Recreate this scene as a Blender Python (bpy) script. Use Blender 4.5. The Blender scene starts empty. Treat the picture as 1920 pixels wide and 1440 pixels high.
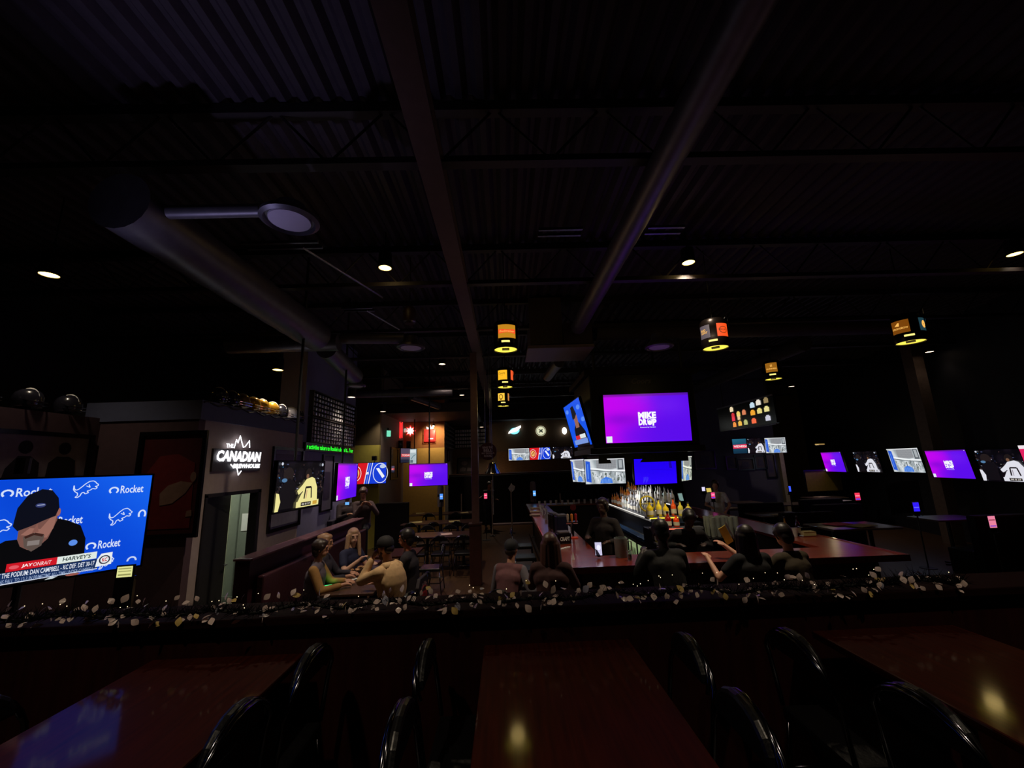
import bpy, math, random
import numpy as np
from mathutils import Vector, Matrix, Euler
random.seed(7)
S = bpy.context.scene
COL = S.collection
PI = math.pi

# ------------------------------------------------------------------ camera, world, exposure
F_PX, YAW, PITCH, ROLL, EYE = 770.0, math.radians(1.363), math.radians(11.17), math.radians(-1.94), 2.35
_f = Vector((math.sin(YAW)*math.cos(PITCH), math.cos(YAW)*math.cos(PITCH), math.sin(PITCH)))
_r = Vector((math.cos(YAW), -math.sin(YAW), 0)); _u = _r.cross(_f)
CR = _r*math.cos(ROLL) + _u*math.sin(ROLL); CU = -_r*math.sin(ROLL) + _u*math.cos(ROLL)
cam = bpy.data.objects.new('camera', bpy.data.cameras.new('camera')); COL.objects.link(cam)
M = Matrix((( CR.x, CU.x, -_f.x, 0), (CR.y, CU.y, -_f.y, 0), (CR.z, CU.z, -_f.z, EYE), (0, 0, 0, 1)))
cam.matrix_world = M
cam.data.sensor_width = 36; cam.data.lens = F_PX/1920*36; cam.data.clip_start = 0.05; cam.data.clip_end = 200
S.camera = cam
w = bpy.data.worlds.new('world'); S.world = w; w.use_nodes = True
w.node_tree.nodes['Background'].inputs[0].default_value = (0.10, 0.09, 0.14, 1)
w.node_tree.nodes['Background'].inputs[1].default_value = 0.0
S.view_settings.view_transform = 'Standard'; S.view_settings.look = 'None'
S.view_settings.exposure = 0.0; S.view_settings.gamma = 1.0; S.view_settings.use_curve_mapping = False
S.cycles.use_denoising = True
S.cycles.max_bounces = 6; S.cycles.diffuse_bounces = 3; S.cycles.glossy_bounces = 3; S.cycles.transmission_bounces = 5
S.cycles.transparent_max_bounces = 6; S.cycles.sample_clamp_indirect = 2.0

def ray(px, py):
    return _f + CR*((px-960)/F_PX) + CU*((720-py)/F_PX)
def atY(px, py, Y):
    d = ray(px, py); t = Y/d.y
    return Vector((d.x*t, Y, EYE + d.z*t))
def atZ(px, py, z):
    d = ray(px, py); t = (z-EYE)/d.z
    return Vector((d.x*t, d.y*t, z))

# ------------------------------------------------------------------ materials
def lin(c):
    return tuple(((v/255)/12.92 if v/255 <= .04045 else ((v/255+.055)/1.055)**2.4) for v in c)
_mats = {}
def mat(name, c, rough=.6, metal=0, var=.12, scale=12, coat=0, stretch=None, bump=0, spec=.5, trans=0, alpha=1):
    if name in _mats: return _mats[name]
    m = bpy.data.materials.new(name); m.use_nodes = True; nt = m.node_tree; b = nt.nodes['Principled BSDF']
    L = lin(c)
    b.inputs['Roughness'].default_value = rough; b.inputs['Metallic'].default_value = metal
    b.inputs['Specular IOR Level'].default_value = spec
    b.inputs['Coat Weight'].default_value = coat; b.inputs['Coat Roughness'].default_value = .08
    b.inputs['Transmission Weight'].default_value = trans; b.inputs['Alpha'].default_value = alpha
    tc = nt.nodes.new('ShaderNodeTexCoord'); mp = nt.nodes.new('ShaderNodeMapping')
    if stretch: mp.inputs['Scale'].default_value = stretch
    nz = nt.nodes.new('ShaderNodeTexNoise'); nz.inputs['Scale'].default_value = scale; nz.inputs['Detail'].default_value = 4
    cr = nt.nodes.new('ShaderNodeValToRGB')
    cr.color_ramp.elements[0].position = .3; cr.color_ramp.elements[1].position = .7
    cr.color_ramp.elements[0].color = tuple(v*(1-var) for v in L)+(1,); cr.color_ramp.elements[1].color = tuple(min(1, v*(1+var)) for v in L)+(1,)
    nt.links.new(tc.outputs['Object'], mp.inputs[0]); nt.links.new(mp.outputs[0], nz.inputs['Vector'])
    nt.links.new(nz.outputs['Fac'], cr.inputs[0]); nt.links.new(cr.outputs[0], b.inputs['Base Color'])
    if bump:
        bn = nt.nodes.new('ShaderNodeBump'); bn.inputs['Strength'].default_value = bump; bn.inputs['Distance'].default_value = .01
        nt.links.new(nz.outputs['Fac'], bn.inputs['Height']); nt.links.new(bn.outputs[0], b.inputs['Normal'])
    _mats[name] = m
    return m
def emis(name, c, s=1.0):
    if name in _mats: return _mats[name]
    m = bpy.data.materials.new(name); m.use_nodes = True; nt = m.node_tree; b = nt.nodes['Principled BSDF']
    b.inputs['Base Color'].default_value = (.02, .02, .02, 1); b.inputs['Roughness'].default_value = .4
    b.inputs['Emission Color'].default_value = lin(c)+(1,); b.inputs['Emission Strength'].default_value = s
    _mats[name] = m
    return m
def planks(name, c, width, length, rough, var=.25, along='Y'):
    m = mat(name, c, rough, var=var, scale=3, stretch=(14, 1, 14) if along == 'Y' else (1, 14, 14), coat=.25)
    return m
m_scr = bpy.data.materials.new('screen_picture'); m_scr.use_nodes = True
_n = m_scr.node_tree; _b = _n.nodes['Principled BSDF']; _a = _n.nodes.new('ShaderNodeVertexColor'); _a.layer_name = 'Col'
_b.inputs['Base Color'].default_value = (.01, .01, .01, 1); _b.inputs['Roughness'].default_value = .25
_n.links.new(_a.outputs['Color'], _b.inputs['Emission Color']); _b.inputs['Emission Strength'].default_value = 1.0
_mats['screen_picture'] = m_scr
K = mat
M_black = K('black_metal', (14, 14, 16), .5)
M_gloss = K('black_plastic', (9, 9, 11), .22)
M_paintdark = K('dark_paint', (26, 25, 30), .7)
M_steel = K('galvanised_steel', (120, 120, 128), .38, .85, var=.2, scale=20)
M_ducts = K('duct_steel', (92, 88, 98), .45, .5, var=.15, scale=8)
M_chrome = K('chrome', (200, 200, 205), .12, 1, var=.03)
M_wood = K('cherry_table_wood', (52, 14, 5), .6, var=.35, scale=3, stretch=(20, 1.2, 20), coat=.3, spec=.1)
M_barwood = K('bar_top_wood', (122, 46, 28), .3, var=.3, scale=3, stretch=(1.5, 14, 14), coat=1.0)
M_barwood.node_tree.nodes['Principled BSDF'].inputs['Coat Roughness'].default_value = .22
M_barface = K('bar_front_wood', (30, 16, 13), .5, var=.3, scale=3, stretch=(14, 14, 1))
M_vinyl = K('black_vinyl', (12, 12, 15), .35, bump=.15, scale=60)
M_maroon = K('maroon_vinyl', (62, 34, 42), .32, bump=.2, scale=30)
M_tan = K('tan_wall_paint', (176, 158, 156), .75, var=.05)
M_band = K('slate_band_paint', (92, 98, 130), .75, var=.05)
M_dkwall = K('charcoal_wall_paint', (30, 29, 34), .8, var=.1)
M_redwall = K('plum_wall_paint', (84, 62, 70), .8, var=.08)
M_beam = K('beam_primer', (86, 64, 62), .6, var=.12)
M_deck = K('deck_metal', (58, 50, 60), .6, 0, var=.15, spec=.25)
M_joist = K('joist_paint', (34, 27, 30), .6)
M_paper = K('paper', (205, 190, 130), .8, var=.05)
M_white = K('white_paper', (220, 220, 220), .7, var=.03)
M_glass = K('clear_glass', (230, 235, 240), .05, trans=.9, var=0)
M_hall = K('hall_green_grey_paint', (120, 128, 118), .7, var=.04)

# ------------------------------------------------------------------ mesh building
class MB:
    def __init__(s): s.v = []; s.f = []; s.mi = []; s.cur = 0; s.col = []; s.c = (0, 0, 0)
    def add(s, vs, fs):
        o = len(s.v); s.v += [tuple(p) for p in vs]
        for f in fs: s.f.append(tuple(i+o for i in f)); s.mi.append(s.cur); s.col.append(s.c)
        return s
    def box(s, x0, x1, y0, y1, z0, z1):
        return s.add([(x0,y0,z0),(x1,y0,z0),(x1,y1,z0),(x0,y1,z0),(x0,y0,z1),(x1,y0,z1),(x1,y1,z1),(x0,y1,z1)],
                     [(0,3,2,1),(4,5,6,7),(0,1,5,4),(1,2,6,5),(2,3,7,6),(3,0,4,7)])
    def obox(s, c, size, rot=None):
        R = rot if rot is not None else Matrix.Identity(3); h = [q/2 for q in size]; c = Vector(c)
        vs = [c + R @ Vector((sx*h[0], sy*h[1], sz*h[2])) for sz in (-1, 1) for sx, sy in ((-1,-1),(1,-1),(1,1),(-1,1))]
        return s.add(vs, [(0,3,2,1),(4,5,6,7),(0,1,5,4),(1,2,6,5),(2,3,7,6),(3,0,4,7)])
    def tube(s, pts, r, n=8, caps=True):
        pts = [Vector(p) for p in pts]; rs = r if isinstance(r, (list, tuple)) else [r]*len(pts)
        vs = []; fs = []; prev = None
        for i, p in enumerate(pts):
            d = (pts[min(i+1, len(pts)-1)] - pts[max(i-1, 0)])
            d = d.normalized() if d.length > 1e-9 else Vector((0, 0, 1))
            a = prev if prev is not None else (Vector((1, 0, 0)) if abs(d.x) < .8 else Vector((0, 1, 0)))
            a = (a - d*a.dot(d)).normalized(); prev = a; b = d.cross(a)
            for k in range(n):
                t = 2*PI*k/n; vs.append(p + (a*math.cos(t) + b*math.sin(t))*rs[i])
        for i in range(len(pts)-1):
            for k in range(n):
                fs.append((i*n+k, i*n+(k+1) % n, (i+1)*n+(k+1) % n, (i+1)*n+k))
        if caps: fs.append(tuple(range(n-1, -1, -1))); fs.append(tuple(range((len(pts)-1)*n, len(pts)*n)))
        return s.add(vs, fs)
    def cyl(s, p0, p1, r0, r1=None, n=16, caps=True):
        return s.tube([p0, p1], [r0, r0 if r1 is None else r1], n, caps)
    def lathe(s, prof, n=16, c=(0, 0, 0), R=None):
        vs = []; fs = []; c = Vector(c)
        for r, z in prof:
            for k in range(n):
                q = Vector((r*math.cos(2*PI*k/n), r*math.sin(2*PI*k/n), z)); vs.append(c + (R @ q if R is not None else q))
        for i in range(len(prof)-1):
            for k in range(n): fs.append((i*n+k, i*n+(k+1) % n, (i+1)*n+(k+1) % n, (i+1)*n+k))
        if prof[0][0] > 1e-4: fs.append(tuple(range(n-1, -1, -1)))
        if prof[-1][0] > 1e-4: fs.append(tuple(range((len(prof)-1)*n, len(prof)*n)))
        return s.add(vs, fs)
    def ell(s, c, r, R=None, nu=14, nv=9):
        c = Vector(c); vs = []; fs = []
        if not isinstance(r, (tuple, list)): r = (r, r, r)
        for i in range(nv+1):
            t = PI*i/nv
            for k in range(nu):
                q = Vector((r[0]*math.sin(t)*math.cos(2*PI*k/nu), r[1]*math.sin(t)*math.sin(2*PI*k/nu), r[2]*math.cos(t)))
                vs.append(c + (R @ q if R is not None else q))
        for i in range(nv):
            for k in range(nu): fs.append((i*nu+k, (i+1)*nu+k, (i+1)*nu+(k+1) % nu, i*nu+(k+1) % nu))
        return s.add(vs, fs)
    def cap(s, p0, p1, r0, r1, n=12):
        p0 = Vector(p0); p1 = Vector(p1); d = p1-p0; L = max(d.length, 1e-5); d = d/L; pts = []; rs = []
        for k in range(5):
            t = PI/2*(1-k/4); pts.append(p0 - d*r0*math.sin(t)); rs.append(max(r0*math.cos(t), r0*.05))
        for k in range(5):
            t = PI/2*(k/4); pts.append(p1 + d*r1*math.sin(t)); rs.append(max(r1*math.cos(t), r1*.05))
        return s.tube(pts, rs, n)
    def prism(s, pts, z0, z1, fn=None):
        n = len(pts); fn = fn or (lambda x, y, z: (x, y, z))
        vs = [fn(x, y, z0) for x, y in pts] + [fn(x, y, z1) for x, y in pts]
        fs = [tuple(range(n-1, -1, -1)), tuple(range(n, 2*n))] + [(i, (i+1) % n, n+(i+1) % n, n+i) for i in range(n)]
        return s.add(vs, fs)
    def mesh(s, name, mats, smooth=False, colors=False):
        me = bpy.data.meshes.new(name); me.from_pydata(s.v, [], s.f)
        for m in (mats if isinstance(mats, (list, tuple)) else [mats]): me.materials.append(m)
        me.polygons.foreach_set('material_index', s.mi)
        if smooth: me.polygons.foreach_set('use_smooth', [True]*len(s.f))
        if colors:
            ca = me.color_attributes.new('Col', 'FLOAT_COLOR', 'CORNER'); buf = []
            for f, c in zip(s.f, s.col):
                if isinstance(c, list): buf += [x for q in c for x in (q[0], q[1], q[2], 1)]
                else: buf += [c[0], c[1], c[2], 1]*len(f)
            ca.data.foreach_set('color', buf)
        me.update(); return me
    def build(s, name, mats, parent=None, smooth=False, bevel=0, colors=False):
        o = bpy.data.objects.new(name, s.mesh(name, mats, smooth, colors)); COL.objects.link(o)
        if parent is not None: o.parent = parent
        if bevel:
            b = o.modifiers.new('bevel', 'BEVEL'); b.width = bevel; b.segments = 2; b.limit_method = 'ANGLE'
        if smooth and not colors:
            try: o.data.set_sharp_from_angle(angle=math.radians(40))
            except Exception: pass
        return o
def tag(o, label=None, cat=None, group=None, kind=None):
    if label: o['label'] = label
    if cat: o['category'] = cat
    if group: o['group'] = group
    if kind: o['kind'] = kind
    return o
def thing(name, label, cat, loc=(0, 0, 0), rz=0, group=None, rot=None):
    o = bpy.data.objects.new(name, None); COL.objects.link(o); o.empty_display_size = .1
    o.location = loc; o.rotation_euler = rot if rot is not None else (0, 0, rz)
    return tag(o, label, cat, group)
def struct(name, mb, m, bevel=0):
    o = mb.build(name, m, bevel=bevel); o['kind'] = 'structure'; return o
def kids(o): return [c for c in bpy.data.objects if c.parent == o]
def dup(root, loc=None, rz=None, label=None, group=None, ch=None):
    r = root.copy(); COL.objects.link(r)
    if loc is not None: r.location = loc
    if rz is not None: r.rotation_euler = (0, 0, rz)
    if label: r['label'] = label
    if group: r['group'] = group
    for c in (ch if ch is not None else kids(root)):
        k = c.copy(); COL.objects.link(k); k.parent = r
        for g in kids(c):
            q = g.copy(); COL.objects.link(q); q.parent = k
    return r
_tc = {}
def textmesh(s, bold=0.0):
    key = (s, bold)
    if key in _tc: return _tc[key]
    cu = bpy.data.curves.new('t', 'FONT'); cu.body = s; cu.size = 1; cu.offset = bold; cu.resolution_u = 2
    o = bpy.data.objects.new('t', cu); COL.objects.link(o)
    dg = bpy.context.evaluated_depsgraph_get(); me = bpy.data.meshes.new_from_object(o.evaluated_get(dg))
    vs = [(v.co.x, v.co.y) for v in me.vertices]; fs = [tuple(p.vertices) for p in me.polygons]
    xs = [p[0] for p in vs]; ys = [p[1] for p in vs]; x0, x1, y0, y1 = min(xs), max(xs), min(ys), max(ys)
    vs = [((x-x0)/(x1-x0), (y-y0)/(y1-y0)) for x, y in vs]
    bpy.data.objects.remove(o); bpy.data.curves.remove(cu); bpy.data.meshes.remove(me)
    _tc[key] = (vs, fs, (x1-x0)/(y1-y0)); return _tc[key]
def text_into(mb, s, x0, x1, y0, y1, z, bold=.0, shear=0, fn=None):
    vs, fs, _ = textmesh(s, bold); fn = fn or (lambda x, y, z: (x, y, z))
    mb.add([fn(x0+(x1-x0)*u + shear*(v-.5)*(y1-y0), y0+(y1-y0)*v, z) for u, v in vs], fs)
def lamp(kind, name, loc, power, color, parent=None, size=.1, spot=None, rot=None, blend=.6):
    l = bpy.data.lights.new(name, kind); l.energy = power; l.color = color
    if kind == 'AREA': l.size = size
    else: l.shadow_soft_size = size
    if kind == 'SPOT': l.spot_size = spot; l.spot_blend = blend
    o = bpy.data.objects.new(name, l); COL.objects.link(o); o.location = loc
    if rot: o.rotation_euler = rot
    if parent is not None: o.parent = parent
    return o

# ------------------------------------------------------------------ the setting
def yawm(a): return Matrix.Rotation(a, 3, 'Z')
struct('floor', MB().box(-8, 14, 2.3, 21, -.1, 0), mat('floor_boards', (74, 52, 34), .35, var=.3, scale=3, stretch=(9, .8, 9)))
struct('floor_platform', MB().box(-8, 14, -3, 2.38, .6, .72), mat('floor_platform_boards', (40, 28, 22), .45, var=.3, scale=3, stretch=(9, .8, 9)))
struct('wall_railing', MB().box(-8, 10, 2.38, 2.54, 0, 1.58), mat('railing_wood', (42, 12, 10), .7, spec=.1, var=.25, scale=3, stretch=(10, 10, 1)))
struct('trim_1', MB().box(-8, 10, 2.325, 2.6, 1.58, 1.62), mat('ledge_wood', (26, 8, 7), .7, spec=.05, var=.3, scale=3, stretch=(1.5, 12, 12)), .006)
# corrugated roof deck: trapezoid ribs that run front to back
dk = MB(); x = -9.0; prof = []
while x < 15:
    prof += [(x, 5.72), (x+.05, 5.66), (x+.11, 5.66), (x+.16, 5.72)]; x += .2
vs = [(px, yy, pz) for yy in (-3, 21.5) for px, pz in prof]; n = len(prof)
dk.add(vs, [(i, i+1, n+i+1, n+i) for i in range(n-1)])
dk.box(-9, 15, -3, 21.5, 5.74, 5.8)
struct('ceiling', dk, M_deck)
struct('wall_back', MB().box(-2.5, 14, 19.0, 19.2, 0, 5.7), mat('back_wall_paint', (104, 82, 62), .8, var=.06))
struct('wall_back_soffit', MB().box(-2.4, 9, 18.3, 19.0, 4.35, 5.7), M_dkwall)
wr = MB(); a = math.atan2(.27, 1)
p0, p1 = Vector((8.9, 1.0, 0)), Vector((14.4, 19.2, 0)); d = (p1-p0).normalized(); nn = Vector((d.y, -d.x, 0))
wr.add([p0, p1, p1+nn*.2, p0+nn*.2, p0+Vector((0,0,5.7)), p1+Vector((0,0,5.7)), p1+nn*.2+Vector((0,0,5.7)), p0+nn*.2+Vector((0,0,5.7))],
       [(3,2,1,0),(4,5,6,7),(0,1,5,4),(1,2,6,5),(2,3,7,6),(3,0,4,7)])
struct('wall_right', wr, mat('navy_wall_paint', (22, 22, 34), .7, var=.1))
struct('wall_left', MB().box(-5.6, -5.4, -3, 5.6, 0, 3.15), M_redwall)
struct('wall_left_outer', MB().box(-8.2, -8, -3, 21, 0, 5.7), M_dkwall)
struct('wall_left_front', MB().box(-5.4, -4.1, 5.6, 5.72, 0, 3.1), M_redwall)
sw = MB(); sw.box(-4.2, -4.1, 5.72, 5.86, 0, 3.1); sw.box(-4.2, -4.1, 7.16, 8.5, 0, 3.1); sw.box(-4.2, -4.1, 5.86, 7.16, 2.1, 3.1)
struct('wall_sign', sw, M_tan)
sb = MB(); sb.box(-4.2, -4.07, 5.58, 8.5, 3.1, 3.36); sb.box(-5.6, -4.2, 5.58, 5.72, 3.1, 3.36)
struct('trim_2', sb, M_band)
struct('ceiling_block', MB().box(-8, -4.2, 5.72, 8.5, 3.1, 3.3), M_dkwall)
# hallway seen through the doorway
struct('wall_hallway', MB().box(-8, -4.2, 8.4, 8.5, 0, 3.1), M_hall)
struct('floor_hallway', MB().box(-8, -4.1, 5.72, 8.4, 0, .012), mat('hall_floor_tile', (150, 145, 128), .4, var=.12, scale=5))
struct('trim_3', MB().box(-8, -4.2, 8.37, 8.4, .012, .12), mat('hall_skirting', (96, 102, 94), .6))
struct('trim_4', MB().box(-5.19, -5.17, 8.38, 8.4, .12, 3.1), mat('hall_seam', (90, 96, 88), .6))
struct('trim_5', MB().box(-5.46, -5.36, 8.3, 8.4, .012, 3.1), mat('hall_casing', (240, 238, 200), .6))
struct('wall_hallway_side', MB().box(-8, -5.6, 7.6, 7.7, 0, 3.1), M_dkwall)
dr = thing('door_1', 'open charcoal door leaf standing in the lit doorway below the white sign', 'door', (-4.16, 5.9, .01), math.radians(104)); dr['kind'] = 'structure'
MB().box(0, .92, -.04, 0, 0, 2.04).build('door_leaf', M_dkwall, dr, bevel=.004)
MB().cyl((.85, -.09, 1), (.74, -.09, 1), .01).cyl((.85, -.09, 1), (.85, -.03, 1), .01).build('door_handle', M_steel, dr)
fr = MB(); fr.box(-4.22, -4.08, 5.86, 5.90, 0, 2.08); fr.box(-4.22, -4.08, 7.08, 7.16, 0, 2.08); fr.box(-4.22, -4.08, 5.86, 7.16, 2.05, 2.1)
struct('trim_6', fr, M_paintdark)
hl = thing('hallway_ceiling_light', 'flat panel light in the hallway ceiling behind the lit doorway', 'ceiling light', (-4.9, 7.3, 3.06))
MB().box(-.3, .3, -.3, .3, 0, .03).build('frame', M_white, hl); MB().box(-.27, .27, -.27, .27, -.005, .0).build('diffuser', emis('hall_panel', (235, 240, 215), 2.5), hl)
lamp('AREA', 'hall_panel_light', (0, 0, -.03), 30, (.93, 1, .8), hl, .5)
nt_ = thing('paper_notice', 'pale paper notice taped to the grey-green hallway wall', 'notice', tuple(atY(460, 979, 8.39)))
MB().box(-.07, .07, -.004, 0, -.16, .16).build('sheet', M_white, nt_)
tag(MB().box(-4.95, -4.72, 6.95, 7.12, .012, .1).build('door_wedge', M_black), 'low black block on the lit hallway floor', 'doorstop')
# tall mass behind the helmets, bottle wall, stepped far-left walls
struct('wall_bulkhead', MB().box(-4.62, -4.1, 8.5, 11.4, 0, 5.7), mat('bulkhead_paint', (132, 130, 172), .8, var=.05))
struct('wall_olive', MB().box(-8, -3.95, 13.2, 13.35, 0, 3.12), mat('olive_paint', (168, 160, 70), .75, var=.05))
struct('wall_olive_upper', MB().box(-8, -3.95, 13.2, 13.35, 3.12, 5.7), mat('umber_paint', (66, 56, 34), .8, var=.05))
struct('wall_grey_side', MB().box(-4.1, -3.95, 13.35, 16.4, 0, 5.7), mat('grey_side_paint', (120, 108, 104), .8, var=.05))
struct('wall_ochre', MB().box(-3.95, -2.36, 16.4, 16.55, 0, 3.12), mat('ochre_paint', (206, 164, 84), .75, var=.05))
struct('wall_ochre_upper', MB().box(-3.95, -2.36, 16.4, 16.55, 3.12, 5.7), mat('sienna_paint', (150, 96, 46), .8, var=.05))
struct('wall_far_side', MB().box(-2.5, -2.36, 16.55, 19.0, 0, 5.7), mat('far_side_paint', (90, 84, 80), .8, var=.05))
struct('ceiling_soffit', MB().box(-4.1, -1.0, 13.5, 19, 4.15, 4.45), mat('soffit_paint', (52, 38, 36), .7, var=.1))
struct('trim_7', MB().box(-.35, 3.6, 18.93, 19.0, 2.02, 2.95).box(-.35, 3.6, 18.9, 18.93, 2.93, 2.97), mat('panel_wood', (120, 82, 50), .5, var=.2, scale=3, stretch=(2, 10, 10)))
struct('trim_8', MB().box(-2.36, 6, 17.7, 19, 2.0, 2.04), mat('booth_cap_wood', (60, 38, 30), .4))

# roof structure
def joist(Y, first=[None]):
    if first[0] is None:
        mb = MB(); z1, z0 = 5.6, 5.05
        mb.box(-8, 13, -.05, .05, z1-.05, z1+.05); mb.box(-8, 13, -.05, .05, z0-.04, z0+.02)
        x = -8; k = 0
        while x < 12.9:
            mb.tube([(x, 0, z0 if k % 2 else z1), (x+.5, 0, z1 if k % 2 else z0)], .013, 5); x += .5; k += 1
        first[0] = mb.build('roof_joist', M_joist); o = first[0]
    else:
        o = first[0].copy(); COL.objects.link(o)
    o.location = (0, Y, 0)
    return o
for i, Y in enumerate((1.1, 3.25, 5.75, 7.85, 9.9, 12.0, 14.1, 16.2, 17.9)):
    tag(joist(Y), ['open web steel roof joist almost overhead, nearest of all', 'open web roof joist crossing above the round purple-lit ceiling diffuser', 'open web roof joist just behind the two brightest amber downlights',
        'open web roof joist over the front counter of the bar', 'open web roof joist over the grey steel column', 'open web roof joist over the hanging television rig',
        'open web roof joist over the far half of the bar', 'open web roof joist over the far dining tables', 'open web roof joist nearest the back wall'][i], 'roof joist', 'open web joists under the roof deck')
bm_ = thing('ceiling_beam', 'long brownish steel beam running front to back under the roof deck', 'beam', (-.56, 0, 0))
MB().box(-.1, .1, -3, 19, 4.86, 4.885).box(-.008, .008, -3, 19, 4.885, 5.03).box(-.1, .1, -3, 19, 5.03, 5.05).build('beam', M_beam, bm_)
c1 = thing('steel_column', 'square steel column under the long beam, beside the dining tables', 'column', (-.64, 9.0, 0))
MB().box(-.075, .075, -.075, .075, 1.18, 4.86).build('shaft', mat('column_paint', (112, 84, 74), .35), c1, bevel=.008)
MB().box(-.13, .11, -.13, .13, 0, 1.16).build('base_wrap', mat('column_wrap_wood', (62, 32, 26), .4, var=.2), c1, bevel=.01)
MB().box(-.15, .13, -.15, .15, 1.16, 1.19).build('cap', mat('column_wrap_wood', (62, 32, 26), .4), c1)
c2 = thing('steel_column', 'pale column among the dark booths by the wall of televisions', 'column', (atY(1755, 865, 10.9).x, 10.9, 0))
MB().box(-.15, .15, -.15, .15, 0, 5.6).build('shaft', mat('column_paint_right', (120, 100, 92), .6), c2)

# ducts
def duct(name, label, pts, r, spiral=.35, m=None, extra=None):
    mb = MB(); P = [Vector(p) for p in pts]; path = []; rad = []
    for a, b in zip(P[:-1], P[1:]):
        L = (b-a).length; n = max(1, int(L/spiral))
        for k in range(n):
            t = k/n; path += [a.lerp(b, t), a.lerp(b, min(1, t+.02/L))]; rad += [r*1.03, r]
    path.append(P[-1]); rad.append(r)
    mb.tube(path, rad, 20)
    o = mb.build(name, m or M_ducts, smooth=True)
    return tag(o, label, 'duct')
duct('spiral_duct', 'large spiral duct running front to back above the left half wall', [(-2.98, 2.95, 4.5), (-2.98, 6.4, 4.5)], .235)
duct('spiral_duct', 'narrower spiral duct continuing behind the cross duct toward the bottle racks', [(-3.0, 6.85, 4.42), (-3.08, 8.45, 4.28)], .17)
duct('cross_duct', 'short cross duct joining the two left spiral ducts behind the hanging hockey television', [(-4.5, 6.62, 4.45), (-2.7, 6.62, 4.45)], .14, 9)
duct('spiral_duct', 'slim spiral duct slanting from overhead to the square duct box', [(1.48, .5, 4.9), (1.48, 7.5, 4.9)], .135)
duct('branch_duct', 'thin pipe feeding the round purple-lit ceiling diffuser', [(-2.75, 3.14, 4.52), (-1.98, 3.14, 4.52)], .055, 9)
duct('branch_duct', 'horizontal branch duct ending at the cone diffuser left of the long beam', [(-2.7, 6.72, 4.55), (-1.66, 6.8, 4.55)], .095, 9)
duct('spiral_duct', 'wide duct running crosswise above the hanging keg lamps on the right', [(1.95, 8.1, 5.02), (8.4, 8.2, 5.02)], .2, .6, K('duct_dark', (40, 34, 38), .7, .0))
duct('spiral_duct', 'wide duct running front to back over the right side of the bar', [(6.6, 8.5, 4.75), (6.7, 14.0, 4.75)], .17, .6, K('duct_dark', (40, 34, 38), .7, .0))
duct('branch_duct', 'short slanting duct between the duct box and the television rig', [(1.3, 9.0, 4.6), (1.2, 10.6, 4.6)], .12, 9)
duct('branch_duct', 'crosswise duct far behind over the dining tables', [(-4.0, 11.2, 4.4), (-1.4, 11.3, 4.4)], .1, 9)
duct('branch_duct', 'diagonal duct over the far dining tables', [(-2.6, 11.5, 4.35), (-2.1, 13.3, 4.3)], .1, 9)
dbx = thing('duct_box', 'square sheet metal duct box behind the slim spiral duct', 'duct box', (1.15, 7.7, 4.53))
MB().box(-.58, .06, 0, .9, .07, 1.08).build('plenum', mat('plenum_steel', (96, 84, 74), .5, .3), dbx)
MB().box(.07, .62, -.1, .9, .08, .5).build('side_box', mat('side_box_steel', (64, 54, 60), .5, .3), dbx)
MB().box(-.64, .64, -.12, .95, 0, .06).build('flange', mat('flange_steel', (120, 104, 112), .5, .3), dbx)
def diffuser(label, c, r, elbow=.45):
    t = thing('ceiling_diffuser', label, 'air diffuser', c, group='round duct diffusers')
    MB().lathe([(r*.98, .03), (r, 0), (r*.86, -.02), (r*.8, .01)], 28).build('rim', M_ducts, t, smooth=True)
    MB().lathe([(.001, -.012), (r*.7, -.005), (r*.72, .02), (.001, .03)], 28).build('plate', mat('diffuser_plate', (190, 180, 205), .6, var=.02), t, smooth=True)
    MB().lathe([(r*.8, .02), (r*.5, .14), (r*.45, elbow)], 20).build('neck', M_ducts, t, smooth=True)
diffuser('large round ceiling diffuser lit faintly purple, nearest of the diffusers', (-1.74, 3.14, 4.42), .23, .1)
diffuser('round cone diffuser hanging left of the long beam', (-1.55, 6.82, 4.38), .24, .2)
diffuser('round diffuser at the end of the narrower spiral duct, above the mug racks', (-3.1, 8.6, 4.1), .2, .2)
diffuser('round diffuser above the hanging television rig', (2.95, 7.35, 4.42), .26, .25)
diffuser('small round diffuser over the far dining tables', (-2.3, 14.0, 4.25), .23, .2)
def strut(label, c, L, d=None):
    t = thing('ceiling_strut', label, 'strut', c)
    MB().box(0, L, 0, .03, 0, .03).box(0, L, .12, .15, 0, .03).build('rail', M_steel, t)
    if d: MB().tube([(L*.75, .1, 0), (L*.75+d[0], .1+d[1], d[2])], .014, 6).build('brace', M_steel, t)
strut('pair of thin steel rails under the deck in front of the left amber downlight', (-2.96, 4.36, 4.94), .88, (.5, 1.5, 0))
strut('pair of thin steel rails under the deck left of the slim spiral duct', (.46, 4.2, 4.94), .5)
strut('pair of thin steel rails under the deck right of the slim spiral duct', (1.71, 4.2, 4.94), .42)
strut('short steel rails over the dining tables behind the left amber downlight', (-2.6, 6.4, 4.95), .5, (.3, 1.0, 0))
sp = thing('pendant_speaker', 'dark maroon pendant speaker hanging on a long cable left of the beam', 'speaker', tuple(atY(768, 592, 6.2)))
MB().lathe([(.03, .15), (.07, .14), (.1, .08), (.1, -.08), (.07, -.14), (.001, -.15)], 18).build('body', mat('pendant_maroon', (44, 18, 22), .5), sp, smooth=True)
MB().cyl((0, 0, .14), (0, 0, 1.0), .008, n=6).build('cable', M_black, sp)
MB().lathe([(.085, -.12), (.095, -.1)], 18).build('grille', M_steel, sp)

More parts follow.
